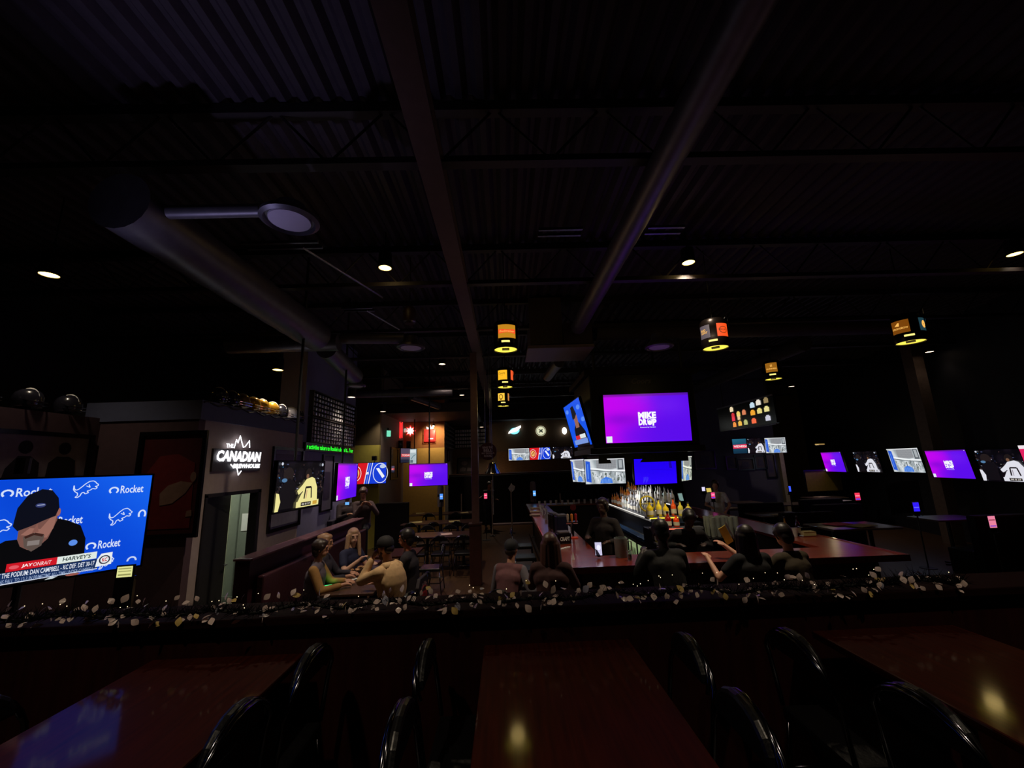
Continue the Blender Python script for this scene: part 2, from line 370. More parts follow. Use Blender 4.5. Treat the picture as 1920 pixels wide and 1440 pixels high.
# ------------------------------------------------------------------ ceiling lights
WARM = (1.0, .82, .6)
DL = None
SPOTW = 20.0
def downlight(label, c, power=1.0, white=False):
    t = thing('downlight', label, 'ceiling light', c, group='can downlights hanging from the roof')
    MB().lathe([(.001, .22), (.09, .22), (.098, .0), (.088, .0), (.084, .03)], 20).build('can', M_black, t, smooth=True)
    MB().lathe([(.001, .006), (.085, .006), (.085, .016), (.001, .016)], 20).build('lens', emis('lens_white' if white else 'lens_amber', (255, 225, 190) if white else (255, 205, 110), 3.0 if white else 7.0), t)
    MB().cyl((0, 0, .22), (0, 0, 5.69-c[2]), .009, n=6).build('stem', M_black, t)
    lamp('SPOT', 'downlight_beam', (0, 0, -.02), SPOTW*power, (1, .8, .6) if white else WARM, t, .05, math.radians(104), blend=1.0)
    if power > 5 and c[1] < 6: lamp('POINT', 'downlight_spill', (0, 0, -.06), .8, (1, .7, .3), t, .03)
for lb, c, pw in (
    ('amber downlight far to the left, high above the framed figures', atY(92, 516, 4.5), 2.0), ('bright amber downlight left of the long beam, nearest row', atY(722, 503, 5.4), 17.0),
    ('bright amber downlight right of the slim spiral duct, nearest row', atY(1291, 493, 5.56), 18.0), ('amber downlight high above the rightmost keg lamp, nearest row', atY(1903, 477, 5.64), .6),
    ('small downlight beside the bluish bulkhead behind the helmets', atY(521, 694, 7.4), 5.0), ('small downlight left of the steel column, middle row', atY(829, 683, 10.6), 9.0),
    ('small downlight just below the rightmost keg lamp', atY(1743, 660, 10.4), .15), ('small downlight right of the stout keg lamp', atY(1484, 725, 13.5), 5.0),
    ('tiny downlight left of the column near the far wall', atY(866, 741, 15.2), 10.0), ('tiny downlight above the mug racks', atY(659, 745, 10.0), 9.0),
    ('tiny downlight above the olive wall', atY(718, 772, 12.9), 5.0), ('tiny downlight just right of the steel column near the far wall', atY(903, 801, 17.5), 6.0)):
    downlight(lb, c, pw, white=(c.y > 8))
for lb, c, pw in (('added unseen downlight over the railing tables, left of the viewer', Vector((-1.57, .2, 5)), 8), ('added unseen downlight over the railing tables, right of the viewer', Vector((2.55, .2, 5)), 7.5)):  # two lamps added out of view, continuing the grid, to light the garland
    downlight(lb, c, pw)

# ------------------------------------------------------------------ keg lamps over the bar
KEGP = 2.6
def keg(label, c, rz, wins, r=.205, H=.5):
    r *= .82; H *= .82; F8 = .82
    t = thing('keg_lamp', label, 'hanging lamp', c, rz, 'beer keg lamps over the bar')
    t.location.z = c[2]
    sh = MB(); n = 40
    pr = [(r*.86, H), (r*.9, H-.01), (r, H-.05), (r*1.02, H*.68), (r, H*.66), (r, H*.34), (r*1.02, H*.32), (r, .05), (r*.96, 0), (r*.94, .0), (r*.94, H-.06)]
    sh.lathe(pr, n); sh.f = sh.f[:-2]; sh.mi = sh.mi[:-2]; sh.col = sh.col[:-2]
    sh.build('shell', K('keg_steel', (30, 24, 22), .3, .7), t, smooth=True)
    MB().lathe([(.001, H-.04), (r*.93, H-.04), (r*.93, H-.03), (.001, H-.03)], 24).build('top_plate', M_black, t)
    MB().lathe([(r*.52, .03), (r*.9, .012), (r*.93, .02), (r*.93, .03), (r*.52, .04)], n).build('light_ring', emis('keg_ring', (255, 232, 80), 1.25), t, smooth=True)
    MB().lathe([(.001, .045), (r*.55, .045), (r*.55, .05), (.001, .05)], 24).build('inner_glow', emis('keg_inner', (250, 215, 70), .9), t)
    MB().box(-r*.3, r*.3, -.02, .02, .0, .03).build('handle_bar', M_black, t, bevel=.004)
    def cyl(x, z, dr=0):
        a = x/r; R = r*1.03 + dr; return (R*math.sin(a), -R*math.cos(a), z)
    sl = MB(); m_ = 8
    for k in range(m_):
        x0 = -.06+.12*k/m_; x1 = x0+.12/m_; sl.add([cyl(x0, .07), cyl(x1, .07), cyl(x1, .1), cyl(x0, .1)], [(0, 1, 2, 3)])
    sl.build('handle_slot', emis('keg_slot', (255, 232, 130), 1.3), t)
    for (a0, hw, colr, kind) in wins:
        p = MB(); z0, z1 = .14, .345; ma = emis('keg_label_%d_%d_%d' % colr, colr, 1.0); red = emis('keg_red', (255, 80, 40), 1.0); gold = emis('keg_gold', (255, 190, 90), 1.0); dk_ = emis('keg_dark', (95, 50, 10), .9)
        def put(x, y, z): return cyl(a0*r + x*hw*r, z0 + (z1-z0)*y, z)
        for k in range(10): p.add([put(-1+.2*k, 0, 0), put(-1+.2*(k+1), 0, 0), put(-1+.2*(k+1), 1, 0), put(-1+.2*k, 1, 0)], [(0, 1, 2, 3)])
        ml = [ma, red, gold, dk_]
        def tx(s_, x0, x1, y0, y1, mi, bold=.0, sh_=0):
            p.cur = mi; text_into(p, s_, x0, x1, y0, y1, .004, bold, sh_, put)
        if kind == 'bowtie':
            p.cur = 1; xs = [-.95+1.9*k/12 for k in range(13)]
            hh = [.17-.07*(1-abs(x)/.95) for x in xs]
            for k in range(12): p.add([put(xs[k], .5-hh[k], .002), put(xs[k+1], .5-hh[k+1], .002), put(xs[k+1], .5+hh[k+1], .002), put(xs[k], .5+hh[k], .002)], [(0, 1, 2, 3)])
            tx('Budweiser', -.8, .8, .42, .58, 2, .01, .3)
        elif kind == 'coors': tx('Coors', -.75, .6, .55, .8, 3, .0, .4); tx('LIGHT', -.3, .2, .42, .48, 3)
        elif kind == 'oval':
            p.cur = 3
            for k in range(24):
                a, b = 2*PI*k/24, 2*PI*(k+1)/24
                p.add([put(.55*math.cos(a), .5+.36*math.sin(a), .002), put(.55*math.cos(b), .5+.36*math.sin(b), .002), put(.4*math.cos(b), .5+.25*math.sin(b), .002), put(.4*math.cos(a), .5+.25*math.sin(a), .002)], [(0, 1, 2, 3)])
            tx('KW', -.3, .3, .06, .16, 3, .02)
        elif kind == 'budlight': tx('BUD', -.6, .3, .52, .7, 2, .03, .2); tx('LIGHT', -.6, .6, .34, .5, 2, .03, .2)
        elif kind == 'orange':
            p.cur = 3
            for k in range(20):
                a, b = 2*PI*k/20, 2*PI*(k+1)/20
                p.add([put(.7*math.cos(a), .5+.27*math.sin(a), .002), put(.7*math.cos(b), .5+.27*math.sin(b), .002), put(.6*math.cos(b), .5+.22*math.sin(b), .002), put(.6*math.cos(a), .5+.22*math.sin(a), .002)], [(0, 1, 2, 3)])
            tx('MAD JACK', -.75, .75, .43, .57, 3, .03)
        elif kind == 'strong':
            tx('STRONGBOW', -.85, .85, .3, .44, 2, .02, .1); p.cur = 2
            p.add([put(-.5, .6, .003), put(0, .54, .003), put(.05, .8, .003), put(-.1, .82, .003)], [(0, 1, 2, 3)])
        elif kind == 'stout': tx('GUINNESS', -.85, .85, .28, .42, 2, .02); tx('ill', -.15, .15, .55, .8, 2, .02)
        elif kind == 'badge':
            p.cur = 2; p.add([put(.5*math.cos(2*PI*k/16), .5+.3*math.sin(2*PI*k/16), .003) for k in range(16)], [tuple(range(16))])
        p.build('label_panel', ml, t)
    MB().cyl((0, 0, H-.03), (0, 0, 5.69-c[2]), .008, n=6).build('hanging_rod', M_black, t)
    MB().tube([(r*.95, 0, H*.5), (r*1.12, 0, H*.7), (r*1.1, 0, H+.05), (r*.85, 0, H-.005)], .006, 5).build('rim_hook', M_chrome, t)
    lamp('POINT', 'keg_glow', (0, 0, -.1), KEGP, (1, .72, .25), t, .09)
G1, G2, G3 = (196, 134, 30), (255, 190, 40), (255, 205, 70)
keg('keg lamp with the red bow tie label, nearest on the left line', (0.066, 5.986, 4.056), 0, [(.15, .75, G1, 'bowtie'), (2.6, .6, G1, 'none')], .225, .52)
keg('keg lamp with a yellow script label and an orange strip, second on the left line', (0.057, 8.577, 3.974), 0, [(-.35, .62, G2, 'coors'), (1.15, .35, (255, 95, 45), 'none')])
keg('keg lamp with an oval emblem, farthest on the left line', (0.008, 11.398, 3.974), 0, [(-.35, .6, G3, 'oval'), (1.1, .25, (200, 130, 60), 'none')])
keg('keg lamp with a grey and an orange label, right of the television rig', (3.313, 6.068, 4.015), -.6, [(-.6, .45, (82, 72, 84), 'budlight'), (.85, .5, (255, 84, 28), 'orange')], .235, .55)
keg('keg lamp with a brown stout label, far on the right', (5.986, 8.774, 4.015), -.6, [(-.05, .65, (150, 96, 24), 'stout')], .21, .5)
keg('rightmost keg lamp, brown cider label and a teal badge', (6.494, 6.150, 4.047), -.8, [(-.5, .62, (120, 66, 10), 'strong'), (1.15, .4, (30, 60, 70), 'badge')], .235, .55)

# ------------------------------------------------------------------ pictures on the televisions
class Pic(MB):
    def __init__(s, w, h): super().__init__(); s.w = w; s.h = h; s.z = 0.0
    def P(s, x, y, z=None): return (x*s.w - s.w/2, -(s.z if z is None else z), y*s.h - s.h/2)
    def lay(s): s.z += .0006
    def grid(s, fn, nx, ny):
        o = len(s.v)
        for j in range(ny+1):
            for i in range(nx+1): s.v.append(s.P(i/nx, j/ny))
        cs = [[lin(fn(i/nx, j/ny)) for i in range(nx+1)] for j in range(ny+1)]
        for j in range(ny):
            for i in range(nx):
                a = o+j*(nx+1)+i; s.f.append((a, a+1, a+nx+2, a+nx+1)); s.mi.append(0)
                s.col.append([cs[j][i], cs[j][i+1], cs[j+1][i+1], cs[j+1][i]])
        s.lay(); return s
    def poly(s, pts, c): s.c = lin(c); s.add([s.P(x, y) for x, y in pts], [tuple(range(len(pts)))]); s.z += .00015; return s
    def rect(s, x0, y0, x1, y1, c): return s.poly([(x0, y0), (x1, y0), (x1, y1), (x0, y1)], c)
    def oval(s, x, y, rx, ry, c, a0=0, a1=2*PI, n=22): return s.poly([(x+rx*math.cos(a0+(a1-a0)*k/n), y+ry*math.sin(a0+(a1-a0)*k/n)) for k in range(n)], c)
    def line(s, pts, t, c):
        s.c = lin(c); A = s.w/s.h
        for (x0, y0), (x1, y1) in zip(pts[:-1], pts[1:]):
            dx, dy = (x1-x0)*A, y1-y0; L = math.hypot(dx, dy) or 1; nx, ny = -dy/L*t/A, dx/L*t
            s.add([s.P(x0-nx, y0-ny), s.P(x1-nx, y1-ny), s.P(x1+nx, y1+ny), s.P(x0+nx, y0+ny)], [(0, 1, 2, 3)])
        s.z += .00015; return s
    def ring(s, x, y, rx, ry, t, c, a0=0, a1=2*PI):
        return s.line([(x+rx*math.cos(a0+(a1-a0)*k/20), y+ry*math.sin(a0+(a1-a0)*k/20)) for k in range(21)], t, c)
    def text(s, st, x0, x1, y0, y1, c, bold=.0, sh=0):
        s.c = lin(c); A = s.w/s.h; s_z = s.z
        vs, fs, _ = textmesh(st, bold)
        s.add([s.P(x0+(x1-x0)*u+sh*(v-.5)*(y1-y0)/A, y0+(y1-y0)*v) for u, v in vs], fs); s.z += .00015; return s
def mixc(a, b, t): t = max(0, min(1, t)); return tuple(a[k]*(1-t)+b[k]*t for k in range(3))
def pic_purple(p, big=False):
    def fn(u, v):
        t = .5+.5*math.tanh((u-.38+.12*math.sin(v*5+1)+.05*math.sin(u*9))*6); c = mixc((196, 6, 240), (92, 12, 236), t)
        c = mixc(c, (118, 36, 246), .5*math.exp(-((u-.75)**2+(v-.75)**2)*18)); c = mixc(c, (128, 8, 214), .7*math.exp(-((u-.2)**2*20+(v-.48)**2*60)))
        if v > .94: c = mixc((140, 20, 170), (84, 20, 170), u)
        return c
    p.grid(fn, 48, 32)
    W_ = (250, 250, 255)
    p.text('MIKE', .395, .605, .48, .62, W_, .06); p.text('DR', .395, .495, .345, .475, W_, .06)
    p.oval(.525, .395, .028, .05, W_); p.ring(.525, .43, .026, .045, .008, W_); p.text('P', .555, .605, .33, .475, W_, .06)
    p.text('Powered by Karafun', .41, .59, .288, .312, W_, .01)
    p.rect(.008, .01, .075, .135, (225, 240, 238))
    if not big: p.oval(.97, .97, .01, .014, (220, 210, 240))
def pic_hockey(p, warm=False):
    rnd = random.Random(5); jc = (236, 226, 150) if warm else (222, 222, 232)
    p.grid(lambda u, v: mixc((6, 5, 9), (22, 16, 26), math.sin(u*17)*math.sin(v*11)), 16, 9)
    for k in range(70):
        x, y = rnd.random(), .25+.6*rnd.random(); p.oval(x, y, .012+.01*rnd.random(), .02+.02*rnd.random(), rnd.choice([(26, 20, 26), (40, 30, 32), (18, 18, 34), (54, 40, 36)]), n=8)
    for k in range(34):
        x, y = rnd.random(), .35+.62*rnd.random(); c = rnd.choice([(150, 150, 165), (70, 75, 110), (90, 60, 60), (60, 130, 190), (110, 110, 110)])
        p.line([(x, y), (x+.03*rnd.random()+.01, y-.02*rnd.random())], .006+.006*rnd.random(), c)
    p.oval(.2, .72, .1, .16, (34, 26, 26)); p.poly([(.02, .05), (.34, .05), (.36, .55), (.22, .66), (.08, .5)], (16, 13, 18)); p.oval(.13, .62, .05, .04, (80, 120, 160))
    p.oval(.62, .72, .075, .13, (28, 22, 22)); p.oval(.6, .68, .03, .05, (120, 86, 66))
    p.poly([(.42, .14), (.86, .12), (.84, .42), (.77, .62), (.7, .66), (.58, .62), (.5, .5), (.4, .38), (.43, .3), (.5, .33)], jc)
    p.line([(.56, .2), (.58, .44), (.7, .44), (.72, .2)], .022, (26, 22, 26)); p.line([(.6, .2), (.61, .38)], .012, (190, 120, 110) if warm else (150, 140, 150))
    p.line([(.46, .3), (.52, .36)], .012, (40, 36, 40)); p.poly([(.0, .02), (.06, .02), (.09, .2), (.05, .36), (0, .38)], jc)
    p.rect(.4, .03, .9, .15, jc); p.rect(.5, .05, .72, .13, (40, 34, 30)); p.text('00 8 37', .52, .7, .07, .11, (225, 220, 210), .02); p.rect(.76, .05, .86, .13, (205, 160, 60) if warm else (170, 170, 178))
    p.oval(.06, .95, .02, .03, (200, 205, 220)); p.oval(.93, .93, .022, .035, (190, 195, 210))
def pic_street(p, tint=(1, 1, 1)):
    rnd = random.Random(3)
    T = lambda c: tuple(min(255, c[k]*tint[k]) for k in range(3))
    p.grid(lambda u, v: T(mixc((150, 160, 165), (212, 218, 222), .5+.5*math.sin(u*23+v*5))), 32, 12)
    p.poly([(.3, .55), (.8, .6), (.8, .98), (.3, .98)], T((150, 152, 156)))
    for k in range(12): p.line([(.32+.04*k, .6), (.32+.04*k, .97)], .004, T((110, 114, 122)))
    for k in range(4): p.line([(.3, .66+.08*k), (.8, .68+.07*k)], .004, T((120, 124, 130)))
    p.line([(.14, .62), (.6, .53), (1, .5)], .035, T((240, 244, 246))); p.line([(.14, .56), (.6, .48), (1, .45)], .012, T((70, 78, 86)))
    p.poly([(.02, .1), (.15, .06), (.14, .9), (.03, .93)], T((40, 88, 210))); p.line([(.07, .2), (.08, .8)], .02, T((90, 140, 240)))
    p.poly([(.82, .55), (.97, .56), (.97, .99), (.84, .99)], T((92, 98, 104))); p.rect(.86, .62, .94, .93, T((170, 176, 180)))
    for k in range(60):
        x, y = .18+.8*rnd.random(), .04+.38*rnd.random(); c = rnd.choice([(52, 58, 62), (94, 100, 96), (236, 240, 240), (120, 130, 128), (60, 84, 60)])
        p.line([(x, y), (x+.01*rnd.random(), y+.09*rnd.random()+.04)], .012, T(c))
    p.poly([(.36, .02), (.68, .02), (.66, .2), (.52, .28), (.4, .18)], T((60, 120, 225)))
    for k in range(8): p.line([(.38+.035*k, .03), (.4+.035*k, .2)], .006, T((150, 190, 240)))
    p.rect(.0, .965, 1, 1, T((225, 228, 230)))
def pic_teams(p):
    p.grid(lambda u, v: (22, 62, 214), 2, 2)
    p.poly([(0, 0), (.4, 0), (.5, 1), (0, 1)], (214, 24, 34))
    for k in range(3): p.line([(.4+.06*k, 0), (.5+.06*k, 1)], .018, (236, 238, 246) if k != 1 else (120, 140, 200))
    p.ring(.16, .5, .15, .36, .014, (240, 240, 240)); p.oval(.16, .5, .1, .24, (236, 190, 110)); p.line([(.1, .4), (.2, .66), (.22, .36)], .025, (170, 30, 30))
    p.ring(.84, .5, .2, .47, .016, (235, 240, 250)); p.poly([(.72, .72), (.8, .74), (.96, .34), (.9, .24)], (235, 240, 250)); p.oval(.9, .82, .08, .1, (190, 205, 235))
    p.text('vs', .44, .52, .44, .56, (250, 250, 250), .05)
def lion(p, x, y, sx, sy, c=(206, 222, 250)):
    pts = [(0, .75), (.03, .55), (.1, .46), (.2, .5), (.33, .66), (.45, .82), (.6, .97), (.76, 1), (.86, .92), (.92, .82), (1, .76), (.97, .67), (.86, .65), (.96, .57), (.9, .48), (.77, .52), (.68, .42), (.56, .38), (.63, .28), (.5, .2), (.42, .32), (.34, .26), (.3, .1), (.2, 0), (.11, .02), (.2, .14), (.18, .28), (.08, .36), (0, .5), (0, .75)]
    p.line([(x+sx*a, y+sy*b) for a, b in pts], .0042, c)
    p.line([(x+sx*.5, y+sy*.7), (x+sx*.66, y+sy*.6), (x+sx*.6, y+sy*.78)], .004, c)
def rocket(p, x0, x1, y, h, c=(212, 226, 250)):
    r = h*.5/ (p.w/p.h); p.ring(x0+r, y+h*.42, r*.8, h*.38, .008, c, -.9, PI+.9)
    p.text('Rocket', x0+r*2.3, x1, y, y+h, c, .015)
def pic_podium(p):
    p.grid(lambda u, v: mixc((8, 70, 214), (22, 98, 238), .5+.5*math.sin(u*5+v*3)), 12, 8)
    rocket(p, .37, .56, .83, .085); rocket(p, .80, .965, .81, .085); rocket(p, .55, .705, .52, .085); rocket(p, .735, .89, .235, .085); rocket(p, .985, 1.0, .55, .06) if False else None
    lion(p, .645, .79, .105, .17); lion(p, .82, .47, .105, .17); lion(p, .31, .42, .12, .2); lion(p, .80, .02, .07, .12); p.ring(.975, .56, .016, .045, .008, (212, 226, 250), -.6, PI+.6); p.ring(.955, .06, .02, .04, .008, (200, 215, 245), 0, PI)
    p.poly([(.2, 0), (.72, 0), (.735, .2), (.73, .36), (.7, .5), (.64, .565), (.585, .6), (.56, .58), (.47, .42), (.42, .42), (.37, .36), (.32, .2)], (8, 8, 11))
    p.oval(.68, .33, .018, .03, (90, 140, 230))
    p.poly([(.46, .42), (.475, .35), (.505, .31), (.54, .32), (.575, .4), (.6, .58), (.59, .74), (.47, .74), (.458, .55)], (118, 80, 72)); p.poly([(.47, .46), (.5, .52), (.54, .5), (.57, .6), (.595, .62), (.59, .5), (.57, .41)], (150, 104, 92)); p.poly([(.51, .47), (.525, .56), (.535, .475)], (132, 88, 78))
    p.poly([(.48, .44), (.52, .47), (.56, .44), (.555, .34), (.52, .29), (.49, .34)], (92, 78, 72)); p.line([(.487, .43), (.52, .46), (.555, .435)], .012, (58, 34, 30)); p.rect(.5, .35, .545, .395, (132, 122, 118))
    p.oval(.6, .655, .008, .04, (150, 96, 88))
    p.poly([(.435, .55), (.44, .72), (.47, .84), (.52, .895), (.56, .88), (.59, .8), (.6, .7), (.59, .62), (.55, .585), (.5, .535), (.455, .5)], (12, 14, 26)); p.oval(.525, .735, .02, .022, (52, 60, 110)); p.line([(.512, .735), (.54, .74)], .005, (150, 160, 190))
    p.poly([(.3, .005), (.8, .035), (.8, .135), (.3, .115)], (26, 48, 92)); p.line([(.3, .01), (.8, .033)], .004, (220, 226, 240))
    p.poly([(.44, .125), (.627, .135), (.627, .205), (.44, .2)], (206, 24, 38)); p.poly([(.627, .135), (.79, .14), (.79, .21), (.627, .205)], (222, 232, 226))
    p.poly([(.79, .05), (.86, .06), (.86, .185), (.81, .18), (.795, .13)], (230, 236, 240)); p.ring(.828, .115, .022, .04, .006, (40, 40, 60)); p.text('KC', .817, .84, .095, .135, (190, 30, 40), .03)
    p.oval(.468, .163, .018, .017, (225, 90, 100)); p.text('JAY', .495, .535, .145, .18, (250, 240, 240), .03, .1); p.text('ONRAIT', .537, .605, .148, .183, (250, 225, 225), 0, .1)
    p.text("HARVEY'S", .65, .765, .155, .195, (40, 60, 56), .02, .1)
    p.text('AT THE PODIUM: DAN CAMPBELL - KC DEF. DET 30-17', .405, .785, .072, .118, (226, 232, 244), .012)
    p.text('LIONS FALL TO 12-3 IN PRIMETIME ALL-TIME UNDER CAMPBELL', .405, .785, .02, .058, (150, 170, 205), .004)
    p.poly([(.59, -.0), (.62, .0), (.64, .018), (.61, .02)], (200, 210, 215)); p.oval(.7, .012, .03, .012, (150, 86, 76))
def pic_podium_small(p):
    p.grid(lambda u, v: (14, 84, 232), 6, 4)
    for a, b in ((.05, .8), (.72, .78), (.8, .5)): p.oval(a+.1, b+.05, .1, .05, (90, 140, 240))
    p.poly([(.2, .0), (.9, .0), (.86, .3), (.66, .52), (.5, .56), (.3, .4)], (14, 12, 18)); p.poly([(.42, .42), (.62, .42), (.64, .7), (.44, .7)], (150, 100, 86)); p.poly([(.36, .62), (.4, .9), (.56, .92), (.64, .72), (.5, .64)], (12, 14, 24))
    p.rect(.25, .16, .5, .25, (210, 40, 50)); p.rect(.5, .17, .8, .26, (225, 232, 230)); p.rect(.1, .05, .85, .16, (120, 150, 220))
def pic_blue(p):
    p.grid(lambda u, v: mixc((44, 2, 255), (30, 0, 235), v), 6, 4); p.line([(.4, .58), (.9, .52)], .004, (30, 0, 180)); p.poly([(.84, .62), (.9, .6), (.88, .98), (.82, .96)], (30, 6, 170))
    for k in range(6): p.line([(.2+.02*k, .05+.04*(k % 3)), (.22+.02*k, .3-.03*(k % 2))], .003, (90, 90, 255))
def pic_wed(p):
    p.grid(lambda u, v: mixc((14, 44, 66), (36, 104, 130), v*(1-.3*u)), 8, 6)
    p.poly([(.02, .34), (1, .36), (1, .64), (.02, .6)], (226, 40, 76)); p.text('WEDNESDAY', .06, .96, .41, .56, (250, 235, 240), .03)
def pic_news(p):
    p.grid(lambda u, v: (84, 72, 92) if v > .3 else (30, 34, 50), 2, 6); p.rect(.05, .4, 1, .62, (206, 70, 70)); p.text('TODAY', .12, .9, .45, .58, (245, 220, 220), .03)
def pic_chart(p):
    p.grid(lambda u, v: (170, 186, 190), 2, 2); p.line([(.2, .3), (.5, .5), (.9, .62)], .02, (60, 110, 120)); p.rect(.1, .05, .5, .25, (90, 110, 120)); p.rect(.1, .75, .9, .95, (215, 225, 225))
def pic_pink(p): p.grid(lambda u, v: (226, 34, 96), 2, 2).rect(.0, .9, 1, 1, (240, 230, 235))

def tv(label, c, yaw, w_, pic, tilt=.0, group='televisions around the room', pole=None, arm=None, h=None, **kw):
    h = h or w_*9/16
    t = thing('television', label, 'television', c, group=group, rot=(tilt, 0, yaw))
    bz = .012
    MB().box(-w_/2-bz, w_/2+bz, .0, .05, -h/2-bz, h/2+bz).build('housing', M_gloss, t, bevel=.004)
    fr = MB(); b = bz
    fr.box(-w_/2-b, w_/2+b, -.008, 0, h/2, h/2+b).box(-w_/2-b, w_/2+b, -.008, 0, -h/2-b, -h/2).box(-w_/2-b, -w_/2, -.008, 0, -h/2, h/2).box(w_/2, w_/2+b, -.008, 0, -h/2, h/2)
    fr.build('bezel', M_gloss, t)
    p = Pic(w_, h); p.z = .0012; pic(p, **kw); p.build('screen', m_scr, t, colors=True)
    m = MB(); m.box(-.12, .12, .05, .09, -.12, .12)
    if pole is not None:
        inv = t.matrix_basis.to_3x3().inverted() if False else Euler((tilt, 0, yaw)).to_matrix().inverted()
        m.tube([(0, .11, 0), Vector((0, .11, 0)) + inv @ Vector((0, 0, pole-c[2]))], .02, 8)
        m.box(-.03, .03, .08, .12, -.03, .03)
    if arm: m.box(-.03, .03, .09, arm, -.03, .03)
    m.build('mount', M_black, t)
    return t
A = math.radians
tv('huge television at the far left showing a capped man on a blue broadcast', (-3.005, 2.77, 2.05), A(50), 1.12, pic_podium, A(.5), pole=.05)
tv('hanging television showing a hockey player in white, beside the framed poster', (-2.80, 5.85, 2.18), A(85), 1.12, pic_hockey, A(2), pole=5.68, warm=True)
tv('hanging purple television seen steeply, between the hockey and team logo ones', (-2.83, 7.62, 2.17), A(92.7), 1.08, pic_purple, A(1), pole=5.68)
tv('television with red and blue team halves on the olive wall', (atY(690, 887.5, 13.1).x, 13.1, atY(690, 887.5, 13.1).z), 0, 1.12, pic_teams, arm=.1)
c = atY(803.5, 890, 11.5); tv('hanging purple television in front of the ochre wall', tuple(c), A(2), 1.03, pic_purple, A(3), pole=5.68)
c = atY(762, 854, 15.2); tv('small television with a red banner on the grey wall, left of the pair', tuple(c), A(50), .5, pic_news, group='small televisions on the grey wall', arm=.25, h=.5)
c = atY(774.5, 855.5, 15.3); tv('small pale television on the grey wall, right of the pair', tuple(c), A(-10), .26, pic_chart, group='small televisions on the grey wall', pole=4.16, h=.52)
c = atY(730.5, 880, 14.6); tv('low television with a pink caption beside the team logos television', tuple(c), A(35), .34, pic_news, group='small televisions on the grey wall', arm=.3, h=.22)
for (px, lb, pc) in ((973, 'television with a street scene, first of the trio on the back wall', pic_street), (1012.5, 'television with red and blue team halves, middle of the trio on the back wall', pic_teams), (1055, 'hockey television, last of the trio on the back wall', pic_hockey)):
    c = atY(px, 852-(px-973)*.04, 18.85); tv(lb, tuple(c), 0, .93, pc, arm=.08)
# right wall row
for (px, py, Y, w_, lb, pc) in ((1562, 866, 14.3, 1.22, 'purple television farthest along the right wall', pic_purple), (1626, 866, 13.3, 1.22, 'hockey television second along the right wall', pic_hockey),
        (1697.5, 863, 11.7, 1.22, 'street scene television third along the right wall', pic_street), (1779, 870, 10.0, 1.22, 'purple television fourth along the right wall, in front of the pale column', pic_purple),
        (1885, 873, 8.45, 1.22, 'hockey television nearest along the right wall', pic_hockey), (1985, 868, 7.3, 1.22, 'pink television cut off at the edge past the nearest hockey one', pic_pink)):
    c = atY(px, py, Y); tv(lb, tuple(c), A(-100 if px < 1900 else -100), w_*.94, pc, A(7), group='row of televisions along the right wall', arm=.35, h=.67)
for (px, Y, w_, lb, pc, ya) in ((1389.5, 14.9, .56, 'television reading a weekday beside two others above the framed pictures', pic_wed, -12), (1419, 14.7, .62, 'hockey television between the weekday and street ones', pic_hockey, -12), (1454, 14.4, .66, 'street scene television right of the weekday one', pic_street, -12)):
    c = atY(px, 836.5-(px-1389)*.025, Y); tv(lb, tuple(c), A(ya), w_, pc, A(3), group='trio of televisions on the right back wall', arm=.1, h=.52)

# ------------------------------------------------------------------ hanging television rig over the bar
rig = thing('television_rig', 'big black hanging rig that carries the televisions over the bar', 'television rig', (2.78, 8.9, 2.5))
M_rig = K('rig_black', (13, 11, 15), .4, spec=.3)
MB().box(-1.05, 1.05, -.88, .9, .12, 1.58).build('cabinet', M_rig, rig, bevel=.02)
MB().prism([(-1.15, -.95), (1.15, -.95), (1.15, 1), (-1.15, 1)], 1.55, 1.66).build('top_rim', K('rig_maroon', (22, 10, 13), .6, spec=.2), rig, bevel=.01)
MB().prism([(-1.12, -.92), (1.12, -.92), (1.12, .97), (-1.12, .97)], .0, .12).build('bottom_rim', M_rig, rig, bevel=.01)
MB().box(-.9, .9, -.6, .6, -.18, 0).box(-.05, .05, -.05, .05, -.6, 0).build('lower_frame', M_black, rig)
for sx in (-1, 1):
    for sy in (-1, 1): MB().cyl((sx*.9, sy*.75, 1.66), (sx*.9, sy*.75, 2.55), .03, n=8).build('hanger', M_black, rig)
lg = MB(); text_into(lg, 'Coors', -.2, .2, 1.36, 1.48, 0, .03, .3, lambda x, y, z: (x, -.885, y)); lg.build('lettering', K('rig_lettering', (70, 66, 74), .5), rig)
MB().box(-.16, .16, -.9, -.88, .02, .07).build('brand_bar', K('rig_bar', (60, 36, 40), .5), rig)
c = atY(1213.5, 783, 7.95); tv('largest television, purple, on the front of the hanging rig', tuple(c), A(-1), 1.67, pic_purple, A(3), group='televisions on the hanging rig', big=True)
tv('blue podium television on the left side of the hanging rig', (1.56, 8.75, 3.16), A(-87), 1.55, pic_podium_small, A(13), group='televisions on the hanging rig', h=.95)
c = atY(1134, 883.5, 8.35); tv('street scene television under the front left of the hanging rig', tuple(c), A(-14), .78, pic_street, A(5), group='televisions on the hanging rig', h=.49, pole=c.z+.3)
c = atY(1229, 883.5, 8.35); tv('solid blue television under the front right of the hanging rig', tuple(c), A(6), .885, pic_blue, A(5), group='televisions on the hanging rig', h=.5, pole=c.z+.3)
c = atY(1086, 882.5, 8.85); tv('narrow-looking street television under the left end of the rig', tuple(c), A(-68), .6, pic_street, A(4), group='televisions on the hanging rig', h=.47, pole=c.z+.3)
c = atY(1287, 878, 8.6); tv('street television under the right end of the rig, turned toward the right', tuple(c), A(48), .62, pic_street, A(5), group='televisions on the hanging rig', h=.49, pole=c.z+.3, tint=(1, 1, .9))

def atX(px, py, X):
    d = ray(px, py); t = X/d.x
    return Vector((X, d.y*t, EYE + d.z*t))
